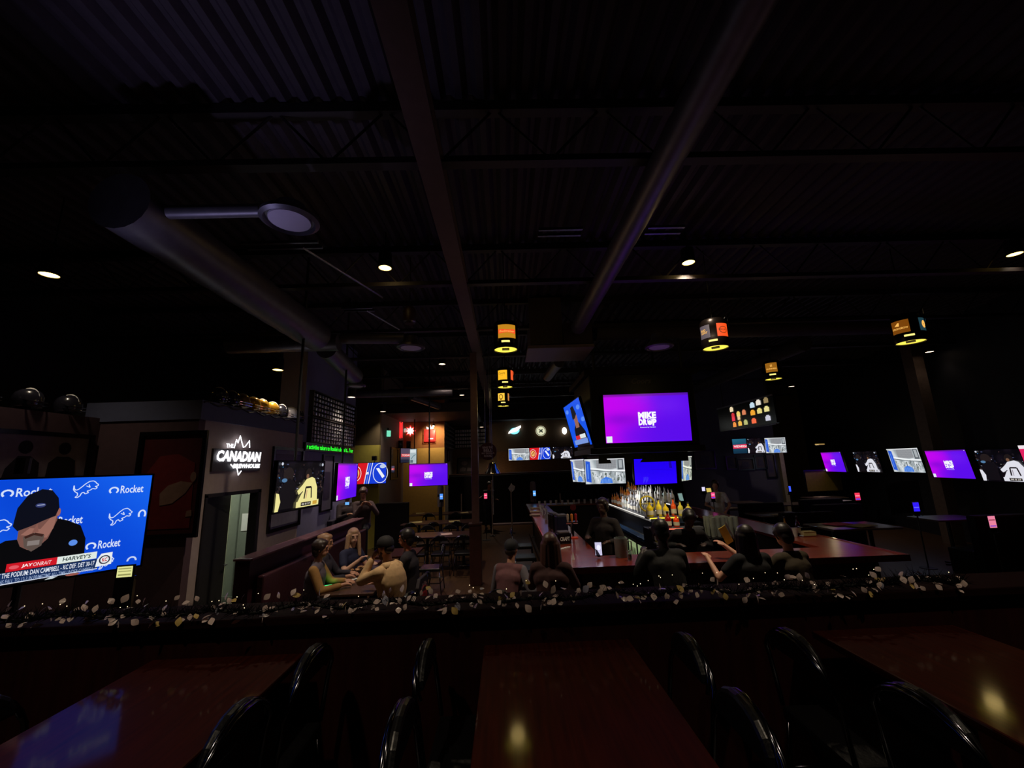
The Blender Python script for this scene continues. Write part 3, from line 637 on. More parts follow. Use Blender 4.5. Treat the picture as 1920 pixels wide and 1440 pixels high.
# ------------------------------------------------------------------ the left walls: sign, posters, helmets, racks, ticker
M_neon = emis('neon_white', (250, 250, 255), 2.2)
sg = thing('illuminated_wall_sign', 'glowing white sign lettered with a maple leaf outline above the doorway', 'sign', (-4.1, 5.9, 2.4))
sf = lambda x, y, z: (.05+z, x, y)
def sgn(name, build):
    m = MB(); build(m); m.build(name, M_neon, sg)
sgn('lettering', lambda m: text_into(m, 'CANADIAN', .04, 1.1, .14, .3, 0, .05, .15, sf))
sgn('lettering', lambda m: text_into(m, 'THE', .22, .38, .34, .4, 0, .03, 0, sf))
sgn('lettering', lambda m: text_into(m, 'BREWHOUSE', .42, 1.1, .04, .11, 0, .05, .2, sf))
lf = [(.4, .34), (.44, .47), (.48, .42), (.52, .53), (.58, .42), (.62, .36), (.66, .37), (.76, .47), (.78, .36)]
sgn('leaf_outline', lambda m: m.tube([sf(a, b, 0) for a, b in lf], .008, 6))
sgn('leaf_stem', lambda m: m.tube([sf(a, b, 0) for a, b in [(.36, .1), (.42, .06), (.5, .07), (.56, -.06), (.62, .0)]], .008, 6))
pb = MB(); pb.box(0, .03, .0, 1.14, .0, .32); pb.build('backing', K('sign_backing', (60, 56, 60), .6), sg)
lamp('AREA', 'sign_glow', (.12, .55, .2), 1.6, (.92, .93, 1), sg, .5, rot=(0, -PI/2, 0))

def framed(name, label, fn, w_, h_, paint, cat='framed picture', group=None, fw=.05, fm=None):
    """fn maps (x right, y up, d out of the wall) to the room"""
    t = thing(name, label, cat, fn(0, 0, 0), group=group); o = Vector(fn(0, 0, 0)); L = lambda x, y, d: tuple(Vector(fn(x, y, d)) - o)
    f = MB()
    for x0, x1, y0, y1 in ((-w_/2-fw, w_/2+fw, h_/2, h_/2+fw), (-w_/2-fw, w_/2+fw, -h_/2-fw, -h_/2), (-w_/2-fw, -w_/2, -h_/2, h_/2), (w_/2, w_/2+fw, -h_/2, h_/2)):
        f.prism([(x0, y0), (x1, y0), (x1, y1), (x0, y1)], 0, .04, L)
    f.build('frame', fm or M_gloss, t)
    layers = paint(); z = .01
    for nm, m, polys in layers:
        b = MB()
        for p in polys: b.prism([(x*w_-w_/2, y*h_-h_/2) for x, y in p], z-.004, z, L)
        b.build(nm, m, t); z += .006
    return t
def ov(x, y, rx, ry, n=18): return [(x+rx*math.cos(2*PI*k/n), y+ry*math.sin(2*PI*k/n)) for k in range(n)]
R1 = [(0, 0), (1, 0), (1, 1), (0, 1)]
pm = (atY(270, 816, 5.6)+atY(368, 1001, 5.6))/2
framed('framed_jersey', 'tall framed maroon jersey poster on the wall left of the doorway', lambda x, y, d: (pm.x-.0+x, 5.6-d, pm.z+y), .78, 1.26,
       lambda: [('backing', K('poster_maroon', (78, 22, 28), .5), [R1]), ('print', K('poster_print_red', (120, 36, 38), .5), [[(.08, .05), (.92, .05), (.9, .7), (.6, .8), (.3, .78), (.1, .6)]]),
                ('print', K('poster_print_pale', (150, 118, 104), .5), [[(.4, .28), (.6, .3), (.8, .4), (.9, .5), (.7, .52), (.5, .48), (.38, .4)], ov(.9, .56, .05, .05), [(.84, .16), (.94, .17), (.93, .23), (.85, .22)]])])
pf = atX(78, 868, -5.4)
framed('framed_figures', 'framed picture of two dark figures on the plum wall above the big television', lambda x, y, d: (-5.4+d, pf.y+x, pf.z+y), 1.0, .62,
       lambda: [('backing', K('figures_paper', (150, 140, 158), .6), [R1]), ('print', K('figures_ink', (30, 26, 36), .6), [ov(.3, .78, .07, .12), [(.1, 0), (.48, 0), (.46, .5), (.36, .62), (.24, .62), (.14, .4)], ov(.72, .78, .07, .12), [(.54, 0), (.9, 0), (.86, .55), (.78, .62), (.64, .62), (.56, .5)]])])
pa, pb_ = atX(512, 900, -4.1), atX(560, 900, -4.1)
framed('framed_hockey_poster', 'tall black and white hockey poster right of the doorway', lambda x, y, d: (-4.1+d, (pa.y+pb_.y)/2+x, 2.08+y), 1.0, 1.36,
       lambda: [('backing', K('poster_grey', (96, 94, 112), .45), [R1]), ('print', K('poster_dark', (40, 38, 48), .45), [[(.05, .5), (.5, .45), (.95, .6), (.95, .95), (.05, .95)]]),
                ('print', K('poster_pale', (150, 148, 165), .45), [[(0.02, .02), (.98, .02), (.98, .2), (.02, .24)], [(.35, .22), (.75, .25), (.8, .5), (.62, .62), (.45, .55), (.38, .4)]]),
                ('print', K('poster_dark', (40, 38, 48), .45), [ov(.6, .66, .1, .07), [(.4, .2), (.55, .22), (.52, .34), (.42, .34)]])], fw=.06)
for lb, py0, yy in (('tall narrow framed picture behind the hanging purple television', 905, 9.75), ('small narrow framed picture beside the hanging hockey television', 909, 9.0)):
    framed('framed_picture', lb, lambda x, y, d, yy=yy: (-4.1+d, yy+x, 2.1+y), .3 if yy < 9.5 else .55, .6 if yy < 9.5 else 1.2, lambda: [('backing', K('print_grey', (92, 88, 112), .5), [R1]), ('print', K('print_dark', (50, 44, 70), .5), [[(.2, .2), (.8, .2), (.8, .7), (.2, .7)]])], fw=.03)
# helmets on the ledge of the block
def helmet(label, c, rz, mc, group='football helmets along the ledge'):
    t = thing('football_helmet', label, 'helmet', c, rz, group)
    sh = MB(); n = 18; sh.lathe([(.12, -.09), (.133, -.03), (.13, .03), (.11, .08), (.07, .115), (.001, .128)], n, (0, 0, .13)); sh.ell((0, -.05, .1), (.105, .09, .1))
    sh.build('shell', mc, t, smooth=True)
    g = MB()
    for z in (.06, .1): g.tube([(-.11, .03, z+.02), (-.1, .12, z), (0, .17, z-.01), (.1, .12, z), (.11, .03, z+.02)], .007, 5)
    g.build('face_guard', M_chrome, t)
    st = MB(); st.tube([(0, .118*math.cos(a), .13+.118*math.sin(a)+.012) for a in [k*PI/10 for k in range(11)]], .012, 4); st.build('stripe', M_white, t, smooth=True)
gold = K('helmet_gold', (214, 160, 50), .22, .5, coat=.6); pale = K('helmet_white', (190, 190, 205), .25, coat=.6); dkh = K('helmet_dark', (34, 34, 44), .22, coat=.6); brz = K('helmet_bronze', (150, 120, 70), .25, .4, coat=.6)
for px, m_, lb in ((407, dkh, 'dark football helmet at the corner of the ledge'), (432, dkh, 'second dark helmet from the corner of the ledge'), (452, brz, 'bronze helmet just before the brightest gold one'),
                   (473, gold, 'brightest gold football helmet on the ledge'), (490, gold, 'gold helmet pressed against the brightest one'), (510, gold, 'last gold helmet before the dark ones on the ledge'),
                   (528, dkh, 'dark helmet between the gold and the white ones'), (546, pale, 'white football helmet left of the hanging pole'), (558, dkh, 'dark helmet next to the mug racks')):
    Y = atX(px, 755, -4.2).y; helmet(lb, (-4.2, Y, 3.36), -PI/2+random.uniform(-.3, .3), m_)
for k, lb in enumerate(('dim helmet on the plum wall ledge, farthest from the corner', 'dim helmet on the plum wall ledge, middle one', 'dim helmet on the plum wall ledge near the corner')):
    helmet(lb, (-5.5, 4.35+.45*k, 3.15), -PI/2, dkh, 'dim helmets on the plum wall ledge')
tag(MB().tube([(-4.06, 5.6+.1*k, 3.33+.02*math.sin(k*1.7)) for k in range(29)], .012, 6).build('light_cable', M_black), 'thin dark cable of unlit bulbs along the ledge edge', 'cable')
# bottle racks
def bottle_mesh(r, h, n=10):
    return MB().lathe([(r*.9, 0), (r, .01), (r, h*.58), (r*.85, h*.66), (r*.36, h*.78), (r*.32, h*.96), (r*.4, h*.97), (r*.4, h), (.001, h)], n)
M_green = K('bottle_green_glass', (34, 54, 46), .12, coat=.5); M_foil = K('bottle_foil', (235, 232, 245), .3, .4)
def rack(label, fn, L, H, cols, rows_, blabel, bgroup, s=1.0):
    t = thing('mug_rack', label, 'mug rack', fn(0, 0, 0)); o = Vector(fn(0, 0, 0)); Lf = lambda x, y, d: tuple(Vector(fn(x, y, d))-o)
    f = MB()
    for j in range(rows_+1):
        y = H*j/rows_; f.prism([(0, y-.004), (L, y-.004), (L, y+.002), (0, y+.002)], .012, .09*s, Lf)
    f.build('shelf_rails', M_black, t)
    f = MB()
    for x in (0, L): f.prism([(x-.012, -.02), (x+.012, -.02), (x+.012, H+.02), (x-.012, H+.02)], 0, .1*s, Lf)
    f.prism([(0, H), (L, H), (L, H+.02), (0, H+.02)], 0, .1*s, Lf); f.prism([(0, -.02), (L, -.02), (L, -.004), (0, -.004)], 0, .1*s, Lf)
    f.build('frame', M_black, t); f = MB(); f.prism([(0, -.02), (L, -.02), (L, H+.02), (0, H+.02)], 0, .012, Lf); f.build('back_panel', M_black, t)
    me = None
    for j in range(rows_):
        for i in range(cols):
            base = Vector(fn(L*(i+.5)/cols, H*j/rows_+.004, .05*s))
            if me is None:
                b = MB(); b.lathe([(.024*s, 0), (.026*s, .008), (.023*s, .055*s), (.026*s, .06*s), (.02*s, .058*s), (.018*s, .01), (.001, .01)], 10); b.tube([(.024*s, 0, .05*s), (.04*s, 0, .045*s), (.04*s, 0, .02*s), (.024*s, 0, .014*s)], .004*s, 5)
                o_ = b.build('beer_mug', M_mug, smooth=True); me = o_.data
            else: o_ = bpy.data.objects.new('beer_mug', me); COL.objects.link(o_)
            o_.location = base; o_.rotation_euler = (0, 0, random.uniform(-1.2, 1.2)); tag(o_, '%s on the %s shelf, %s end' % (blabel, ['bottom', 'second', 'third', 'fourth', 'fifth', 'sixth'][j] if j < rows_-1 else 'top', 'near' if i < cols//2 else 'far'), 'mug', bgroup)
M_mug = K('mug_glass', (240, 240, 255), .28, .5, coat=1, var=.1)
rack('upper black mug rack on the bulkhead wall above the green ticker', lambda x, y, d: (-4.1+d, 8.68+x, 3.54+y), 2.5, .5, 17, 5, 'small glass mug in the upper rack', 'mugs in the upper rack')
rack('lower black mug rack just above the green ticker', lambda x, y, d: (-4.1+d, 8.68+x, 2.98+y), 2.5, .5, 17, 6, 'small glass mug in the lower rack', 'mugs in the lower rack')
rack('far mug rack on the back wall behind the steel column', lambda x, y, d: (-2.25+x, 19-d, 3.2+y), 1.4, .85, 13, 5, 'glass mug in the far rack behind the column', 'mugs in the far rack', 2.0)
sr = thing('slatted_rack', 'rack of slanted pale slats on the short wall beside the ochre one', 'rack', (-2.355, 16.8, 3.1))
for k in range(6): MB().box(0, .16, 0, 1.5, .17*k, .17*k+.05).build('slat', M_steel, sr)
tk = thing('ticker_display', 'scrolling green letter ticker under the mug racks', 'led ticker', (-4.1, 8.52, 2.80))
MB().box(0, .06, 0, 2.7, -.02, .15).build('housing', M_gloss, tk)
b = MB(); text_into(b, 'r activities takers to Rookie\'s ale and ti... Tour', .05, 2.65, .015, .12, .064, .03, 0, lambda x, y, z: (z, x, y)); b.build('lettering', emis('led_green', (30, 235, 40), 1.3), tk)
lamp('AREA', 'ticker_glow', (.15, 1.35, .06), .25, (.1, 1, .2), tk, .4, rot=(0, -PI/2, 0))
# small items on the far-left walls
def neon(label, c, parts, cat='neon sign', power=.6, colr=(1, .3, .3), rz=0):
    power *= .35
    t = thing('neon_sign', label, cat, tuple(c), rz)
    for nm, m, mb in parts: mb.build(nm, m, t)
    if power: lamp('POINT', 'neon_glow', (0, -.15, 0), power, colr, t, .05)
    return t
ered = emis('neon_red', (255, 40, 40), 1.6); egreen = emis('exit_green', (120, 230, 190), 1.0)
ex = atX(727.5, 813, -3.92); neon('small pale green exit panel high on the grey wall', (ex.x, ex.y, ex.z), [('panel', egreen, MB().box(-.09, .09, -.02, .02, -.1, .1)), ('bracket', M_black, MB().box(-.02, .02, -.01, .02, .1, .2))], 'exit sign', 0, rz=A(40))
c = atX(751, 806, -3.92); neon('tall narrow red neon sign on the grey wall', (c.x+.02, c.y, c.z), [('tube', ered, MB().tube([(-.05, 0, -.3), (-.05, 0, .3), (.05, 0, .3), (.05, 0, -.3), (-.05, 0, -.3)], .018, 6)), ('bar', ered, MB().box(-.02, .02, -.01, .01, -.26, .26))], rz=A(45))
c = atX(759, 807, -3.92); neon('dim white glowing emblem between the two red neon signs', (c.x+.02, c.y, c.z), [('disc', emis('neon_pale', (190, 190, 175), .8), MB().lathe([(.001, -.01), (.08, -.01), (.08, .01), (.001, .01)], 16, R=Matrix.Rotation(PI/2, 3, 'X')))], 'lit sign', .2, (1, 1, .9))
star = [(math.sin(k*PI/8)*(.17 if k % 2 == 0 else .09), math.cos(k*PI/8)*(.17 if k % 2 == 0 else .09)) for k in range(16)]
c = atY(769, 808, 16.3); neon('white and red maple leaf neon sign in the ochre wall corner', (c.x, 16.33, c.z), [('outline', ered, MB().tube([(x*1.25, 0, y*1.25) for x, y in star+star[:1]], .015, 6)), ('leaf', emis('leaf_white', (255, 235, 235), 1.5), MB().prism(star, -.01, .01, lambda x, y, z: (x, z, y)))])
c = atY(806, 812, 16.3); neon('red box sign with a white crown on the ochre wall', (c.x, 16.36, c.z), [('face', emis('box_red', (225, 22, 22), 1.1), MB().box(-.19, .19, -.05, 0, -.3, .12)), ('outline', ered, MB().tube([(-.21, -.06, -.32), (.21, -.06, -.32), (.21, -.06, .14), (-.21, -.06, .14), (-.21, -.06, -.32)], .012, 5)),
        ('crown', emis('crown_white', (255, 240, 235), 1.5), MB().prism([(-.13, .16), (.13, .16), (.15, .26), (.06, .22), (0, .34), (-.06, .22), (-.15, .26)], -.03, 0, lambda x, y, z: (x, z, y))), ('caption', emis('crown_white', (255, 240, 235), 1.5), MB().box(-.05, .13, -.06, -.05, -.24, -.2))])
sl_ = thing('track_spotlight', 'small white track spotlight above the red box sign', 'spotlight', tuple(atY(812.5, 799, 15.9)))
MB().cyl((0, 0, 0), (0, .12, .05), .05, n=12).build('head', M_black, sl_); MB().cyl((0, -.01, 0), (0, 0, 0), .045, n=12).build('lens', emis('spot_lens', (255, 240, 210), 2.5), sl_); MB().cyl((0, .06, .04), (0, .06, 4.16-sl_.location.z), .01).build('stem', M_black, sl_)
lamp('SPOT', 'spot_beam', (0, -.05, -.1), 60, (1, .78, .5), sl_, .05, A(120), rot=(A(55), 0, 0))
for k, (px, py, Y, lb) in enumerate(((751, 833, 15.5, 'black wall speaker above the small television pair, left one'), (766, 834, 16.1, 'black wall speaker above the small television pair, right one'), (702, 859, 13.1, 'squat black wall speaker above the team logos television'))):
    c = atY(px, py, Y); s_ = thing('wall_speaker', lb, 'speaker', tuple(c), A(30) if k < 2 else 0, 'black wall speakers'); MB().box(-.07, .07, -.06, .06, -.14 if k < 2 else -.07, .14 if k < 2 else .07).build('cabinet', M_black, s_, bevel=.01)
    MB().lathe([(.001, 0), (.045, 0), (.05, .01), (.001, .011)], 12, (0, -.062, 0), Matrix.Rotation(PI/2, 3, 'X')).build('cone', M_gloss, s_); MB().box(-.015, .015, .05, .2, -.015, .015).build('bracket', M_black, s_)
c = atY(728, 841, 14.75); tag(MB().ell((c.x+.0, c.y-.1, c.z), (.09, .09, .09)).cyl((c.x, c.y, c.z+.02), (c.x-.2, c.y, c.z+.02), .02).build('wall_camera', M_chrome, smooth=True), 'round shiny camera dome on the grey wall', 'camera')
for px0, px1, py0, py1, Y, lb in ((848.5, 852, 846, 863, 17.6, 'thin black framed picture beside the ochre wall'), (859, 888, 860, 888, 18.95, 'wide dark framed picture on the back wall behind the column')):
    a_, b_ = atY(px0, py1, Y), atY(px1, py0, Y); w_, h_ = b_.x-a_.x, b_.z-a_.z
    if Y < 18: framed('framed_picture', lb, lambda x, y, d, a_=a_, h_=h_: (-2.36+d, 17.4+x, a_.z+h_/2+y), .5, h_, lambda: [('backing', K('print_brown', (70, 60, 54), .5), [R1])], fw=.05)
    else: framed('framed_picture', lb, lambda x, y, d, a_=a_, w_=w_, h_=h_: (a_.x+w_/2+x, 19-d, a_.z+h_/2+y), w_, h_, lambda: [('backing', K('print_dim', (62, 56, 56), .5), [R1]), ('print', K('print_dim2', (110, 100, 100), .5), [[(.1, .15), (.45, .15), (.5, .35), (.3, .45), (.12, .35)], [(.55, .15), (.9, .15), (.85, .35), (.6, .4)], ov(.4, .7, .2, .15)])], fw=.05)
a_ = atY(743, 875, 15.1); framed('framed_picture', 'tall dark framed picture on the grey wall below the speakers', lambda x, y, d: (-3.95+d, 15.0+x, 2.55+y), .9, 1.0, lambda: [('backing', K('print_brown', (70, 60, 54), .5), [R1])], fw=.06)
# round bell sign and bell in front of the column
bs = thing('round_bell_sign', 'round dark red sign hanging above the bell beside the column', 'sign', tuple(atY(915, 846, 8.6)))
MB().lathe([(.001, -.015), (.175, -.015), (.18, 0), (.175, .015), (.001, .015)], 32, R=Matrix.Rotation(PI/2, 3, 'X')).build('disc', K('bell_sign_red', (74, 26, 32), .45), bs)
b = MB(); tf = lambda x, y, z: (x, -.018-z, y)
for st, x0, x1, y0, y1 in (('RING THE', -.11, .1, .055, .1), ('BELL', -.09, .09, -.01, .045), ('BUY THE BAR A', -.13, .13, -.055, -.025), ('ROUND', -.08, .09, -.12, -.07)): text_into(b, st, x0, x1, y0, y1, 0, .03, 0, tf)
b.build('lettering', K('bell_sign_cream', (200, 190, 190), .6), bs); [MB().cyl((q, 0, .17), (q, 0, 5.68-bs.location.z), .006).build('hanging_wire', M_steel, bs) for q in (-.05, .05)]
bl = thing('brass_bell', 'shiny metal bell hanging below the round dark red sign', 'bell', tuple(atY(923.5, 888, 8.55)))
MB().lathe([(.16, 0), (.15, .03), (.1, .11), (.075, .19), (.04, .23), (.001, .24)], 24).build('bell_body', K('bell_metal', (214, 206, 196), .15, 1), bl, smooth=True)
MB().tube([(0, 0, .23), (.03, 0, .26), (0, 0, .29), (-.03, 0, .26), (0, 0, .23)], .008, 6).build('hook', M_chrome, bl); MB().cyl((.0, 0, .27), (.0, 0, 5.68-bl.location.z), .005).build('hanging_wire', M_steel, bl); MB().ell((0, 0, .0), .02).cyl((0, 0, 0), (0, 0, .15), .005).build('clapper', M_black, bl)
MB().cyl((0, 0, -.02), (0, 0, -.8), .007, n=6).build('pull_rope', K('rope', (150, 140, 130), .8), bl)
# lit round signs high on the back wall
c = atY(965, 808, 18.95); neon('glowing pale blue and white script sign left of the round lit sign', c, [('glow_plate', emis('teal_glow', (120, 215, 235), 1.6), MB().prism(ov(0, 0, .22, .15), -.02, .02, lambda x, y, z: (x+.2*y, z, y))), ('script', emis('white_glow', (255, 255, 255), 2.5), MB().prism([(-.3, -.12), (.1, -.02), (.3, .16), (.28, .24), (.0, .12), (-.26, -.02)], -.04, -.02, lambda x, y, z: (x, z, y)))], 'lit sign', 1.5, (.8, .95, 1))
c = atY(1014, 808, 18.95); neon('round cream lit sign with a dark emblem on the back wall', c, [('face', emis('cream_glow', (225, 225, 190), 1.0), MB().lathe([(.001, -.02), (.23, -.02), (.23, .02), (.001, .02)], 28, R=Matrix.Rotation(PI/2, 3, 'X'))), ('ring', K('sign_ring', (30, 50, 36), .5), MB().tube([(.2*math.cos(k*PI/12), -.03, .2*math.sin(k*PI/12)) for k in range(25)], .014, 5)),
        ('emblem', K('sign_ring', (30, 50, 36), .5), MB().prism([(-.12, .1), (-.05, .02), (-.1, -.1), (0, -.04), (.1, -.1), (.06, .02), (.12, .1), (0, .05)], -.035, -.021, lambda x, y, z: (x, z, y)))], 'lit sign', .8, (1, 1, .8))
c = atY(1058, 808, 18.95); neon('small bright white lamp sign right of the round lit sign', c, [('bulb', emis('white_glow2', (250, 255, 250), 3), MB().ell((0, -.05, 0), (.11, .06, .16))), ('mount', M_black, MB().box(-.05, .05, 0, .03, -.1, .1))], 'lit sign', 1.2, (.95, 1, 1))
# beer menu board on the right
bb = thing('beer_board', 'long dark board with rows of small glowing beer labels right of the rig', 'menu board', (6.7, 9.95, 3.15))
MB().box(0, .06, 0, 2.7, 0, .68).build('board', M_gloss, bb)
MB().box(-.03, .0, 0, 2.7, .68, .72).box(-.03, 0, 0, 1.2, -.03, 0).build('edge_strip', K('board_edge', (90, 88, 110), .4), bb)
[MB().tube([(.03, q, .67), (.03, q, 2.54)], .015, 6).build('hanger', M_black, bb) for q in (.3, 2.4)]
for (y, z, cc, w_) in ((.28, .54, (150, 130, 90), .15), (.6, .53, (235, 228, 215), .17), (.88, .5, (200, 225, 240), .17), (.3, .32, (235, 225, 150), .17), (.6, .31, (230, 215, 130), .17), (.9, .3, (245, 170, 50), .17), (.3, .09, (205, 205, 220), .17), (.9, .08, (250, 110, 70), .17),
                       (1.9, .52, (240, 220, 180), .14), (1.3, .36, (220, 130, 90), .14), (1.58, .35, (245, 210, 110), .14), (1.86, .34, (210, 50, 60), .12), (1.86, .24, (235, 60, 80), .12), (1.58, .25, (240, 200, 150), .1), (1.28, .08, (190, 190, 120), .14), (1.56, .08, (245, 190, 80), .14), (1.84, .07, (245, 150, 70), .13)):
    m = MB(); m.box(-.02, 0, y-w_/2, y+w_/2, z, z+.11).box(-.02, 0, y-w_/4, y+w_/4, z+.11, z+.14); m.build('label_light', emis('board_%d_%d_%d' % cc, cc, .95), bb)
for px, py, Y, w_, h_, lb in ((1384, 868, 15, .34, .4, 'small dark framed picture under the weekday television'), (1414, 870, 14.9, .56, .36, 'wide dark framed picture under the hockey television of the right trio'), (1450, 866, 14.7, .36, .42, 'dark framed picture under the street television of the right trio'), (1325, 862, 15.3, .7, .6, 'large dark framed picture behind the right end of the rig'), (1488, 873, 14.2, .3, .8, 'tall narrow dark board near the corner')):
    c = atY(px, py, Y); framed('framed_picture', lb, lambda x, y, d, c=c: (c.x+x, 15.45-d, c.z+y), w_, h_, lambda: [('backing', K('print_dim', (62, 56, 56), .5), [R1]), ('print', K('print_slate', (44, 44, 60), .5), [[(.2, .2), (.8, .2), (.7, .7), (.3, .8)]])], fw=.05)
struct('wall_right_back', MB().box(6.6, 10.2, 15.45, 15.6, 0, 5.7), mat('slate_wall_paint', (66, 66, 84), .8, var=.08))
struct('trim_9', MB().box(10.2, 10.35, 15.3, 15.6, 0, 3.0), mat('corner_post_paint', (140, 130, 110), .6))
c = atY(1556, 902, 14.6); framed('gold_framed_board', 'dull gold lit panel beyond the booths below the purple television', lambda x, y, d: (c.x+x, 14.9-d, c.z+y), 1.3, .7, lambda: [('backing', K('dull_gold', (120, 100, 30), .6), [R1])], cat='panel', fw=.04)
c = atY(1537, 833, 14.2); tt = thing('gallery_lamp', 'small brass gallery lamp glowing above the farthest right wall television', 'lamp', tuple(c)); MB().cyl((-.16, 0, 0), (.16, 0, 0), .02, n=8).build('shade', emis('brass_glow', (150, 120, 60), 1), tt); MB().box(-.01, .01, 0, .3, 0, .02).build('arm', M_black, tt)
lamp('POINT', 'gallery_glow', (0, .1, -.1), 3, (1, .8, .4), tt, .05)

# ------------------------------------------------------------------ furniture
def chair_set(seat_h=.46, back_top=.88, w_=.42, barstool=False):
    """meshes of one tube framed chair; it faces +Y"""
    ms = {}
    r = .011
    hoop = [(-w_/2, -.2, seat_h), (-w_/2, -.23, seat_h+.22)] + [(-w_/2*math.cos(k*PI/10), -.24-.02*math.sin(k*PI/10), seat_h+.22+(back_top-seat_h-.22)*math.sin(k*PI/10)) for k in range(11)][1:-1] + [(w_/2, -.23, seat_h+.22), (w_/2, -.2, seat_h)]
    m = MB(); m.tube(hoop, r, 8); inn = [(x*.86, y+.005, seat_h+.06+(z-seat_h)*.88) for x, y, z in hoop[1:-1]]; m.tube(inn, r*.7, 6)
    ms['back_frame'] = (m.mesh('back_frame', M_chrome2, True))
    pts = [(x*.8, seat_h+.1+(z-seat_h)*.8) for x, y, z in hoop[1:-1]]
    m = MB(); m.prism(pts, -.25, -.215, lambda x, y, z: (x, z, y)); ms['backrest'] = m.mesh('backrest', M_vinyl)
    m = MB(); m.box(-w_/2, w_/2, -.21, .2, seat_h-.06, seat_h); ms['seat'] = m.mesh('seat', M_vinyl)
    for i, (sx, sy) in enumerate(((-1, -1), (1, -1), (-1, 1), (1, 1))):
        m = MB(); m.tube([(sx*w_*.46, sy*.19, seat_h-.05), (sx*w_*.52, sy*.23, 0)], r, 8); ms['leg%d' % i] = m.mesh('leg', M_chrome2, True)
    z = .28 if barstool else .2
    m = MB(); m.tube([(-w_*.5, -.22, z), (w_*.5, -.22, z), (w_*.5, .22, z), (-w_*.5, .22, z), (-w_*.5, -.22, z)], .009, 6); ms['foot_rail'] = m.mesh('foot_rail', M_chrome2, True)
    return ms
M_chrome2 = K('dark_chrome', (90, 90, 98), .16, 1, var=.05)
CH = chair_set(back_top=.84); ST = chair_set(.65, .98, .4, True)
def chair(label, c, rz, group, ms=CH, name='dining_chair', cat='chair'):
    t = thing(name, label, cat, c, rz, group)
    for k, me in ms.items():
        o = bpy.data.objects.new('leg' if k.startswith('leg') else k, me); COL.objects.link(o); o.parent = t
        if k in ('seat', 'backrest'): b = o.modifiers.new('bevel', 'BEVEL'); b.width = .015; b.segments = 2
    return t
def table(label, c, sx, sy, h, m=None, rz=0, name='dining_table', group=None, ped=True):
    t = thing(name, label, 'table', c, rz, group)
    MB().box(-sx/2, sx/2, -sy/2, sy/2, h-.035, h).build('tabletop', m or M_wood, t, bevel=.008)
    n = 2 if max(sx, sy) > 1.1 else 1
    for k in range(n):
        o = (k-.5*(n-1))*max(sx, sy)*.55; x, y = (o, 0) if sx > sy else (0, o)
        MB().cyl((x, y, .03), (x, y, h-.035), .035, n=12).build('pedestal', M_black, t); MB().box(x-.22, x+.22, y-.03, y+.03, 0, .03).box(x-.03, x+.03, y-.22, y+.22, 0, .03).build('foot', M_black, t)
    return t
PZ = .72
for k, (x0, x1, lb) in enumerate(((-1.76, -1.02, 'cherry wood table in the left foreground, by the railing'), (-.13, .60, 'cherry wood table in the middle foreground with an amber reflection'), (1.54, 2.28, 'cherry wood table in the right foreground, by the railing'))):
    table(lb, ((x0+x1)/2, 1.54, PZ), x1-x0, 1.48, .75, name='foreground_table', group='tables by the railing')
gl = 'chrome framed chairs around the railing tables'
for x, y, rz, lb in ((-.14, 2.05, -1, 'chrome hoop chair left of the middle foreground table, by the railing'), (-.13, 1.55, -1, 'chrome hoop chair left of the middle foreground table, nearer the viewer'),
                     (.55, 2.0, 1, 'chrome hoop chair right of the middle foreground table, by the railing'), (.52, 1.52, 1, 'chrome hoop chair right of the middle foreground table, nearer the viewer'),
                     (-1.12, 2.05, 1, 'chrome hoop chair right of the left foreground table, by the railing'), (-1.17, 1.6, 1, 'chrome hoop chair right of the left foreground table, nearer the viewer'),
                     (1.5, 2.0, -1, 'chrome hoop chair left of the right foreground table, by the railing'), (1.58, 1.5, -1, 'chrome hoop chair left of the right foreground table, nearer the viewer'),
                     (-1.72, 1.7, -1, 'chrome hoop chair left of the left foreground table')):
    chair(lb, (x, y, PZ), A(90*rz), gl)

# booth half wall, bench and table on the left
struct('wall_booth', MB().box(-3.36, -3.18, 5.46, 9.5, 0, 1.3), mat('booth_wall_vinyl', (58, 30, 40), .35, var=.2, scale=6, bump=.1))
struct('trim_10', MB().box(-3.38, -3.14, 5.44, 9.52, 1.3, 1.325), mat('booth_wall_cap', (120, 84, 96), .25, var=.3, scale=9), .004)
bn = thing('booth_bench', 'long dark padded bench along the half wall behind the seated group', 'bench', (-2.9, 7.5, 0))
MB().box(-.24, .2, -1.95, 1.9, 0, .36).build('base', M_barface, bn); MB().box(-.24, .22, -1.95, 1.9, .36, .46).build('seat', M_maroon, bn, bevel=.02); MB().box(-.24, -.14, -1.95, 1.9, .46, 1.1).build('backrest', M_maroon, bn, bevel=.02)
TB = table('dark wood table where the group of five sits, beside the half wall', (-2.14, 6.7, 0), .7, 1.6, .75, m=K('booth_table_wood', (74, 52, 40), .35, var=.2, scale=4), name='booth_table')
table('bluish lit table behind the woman with long hair', (-2.1, 8.6, 0), .75, .8, .75, name='booth_table')
gc = 'chairs of the seated group and the dining tables'
chair('chrome framed chair pushed to the bluish lit table', (-1.5, 8.6, 0), A(90), gc)
jk = thing('red_lettered_jacket', 'dark jacket with red arched lettering draped on a chair beside the tan hoodie', 'jacket', (-1.18, 6.05, 0), A(84))
jm = K('jacket_navy', (30, 20, 30), .7)
MB().prism([(-.2, .42), (.2, .42), (.22, .8), (.15, .9), (-.15, .9), (-.22, .8)], -.03, .02, lambda x, y, z: (x, z, y)).build('cloth', jm, jk, bevel=.01)
b = MB(); jr = K('jacket_red', (200, 50, 56), .6); n = 7
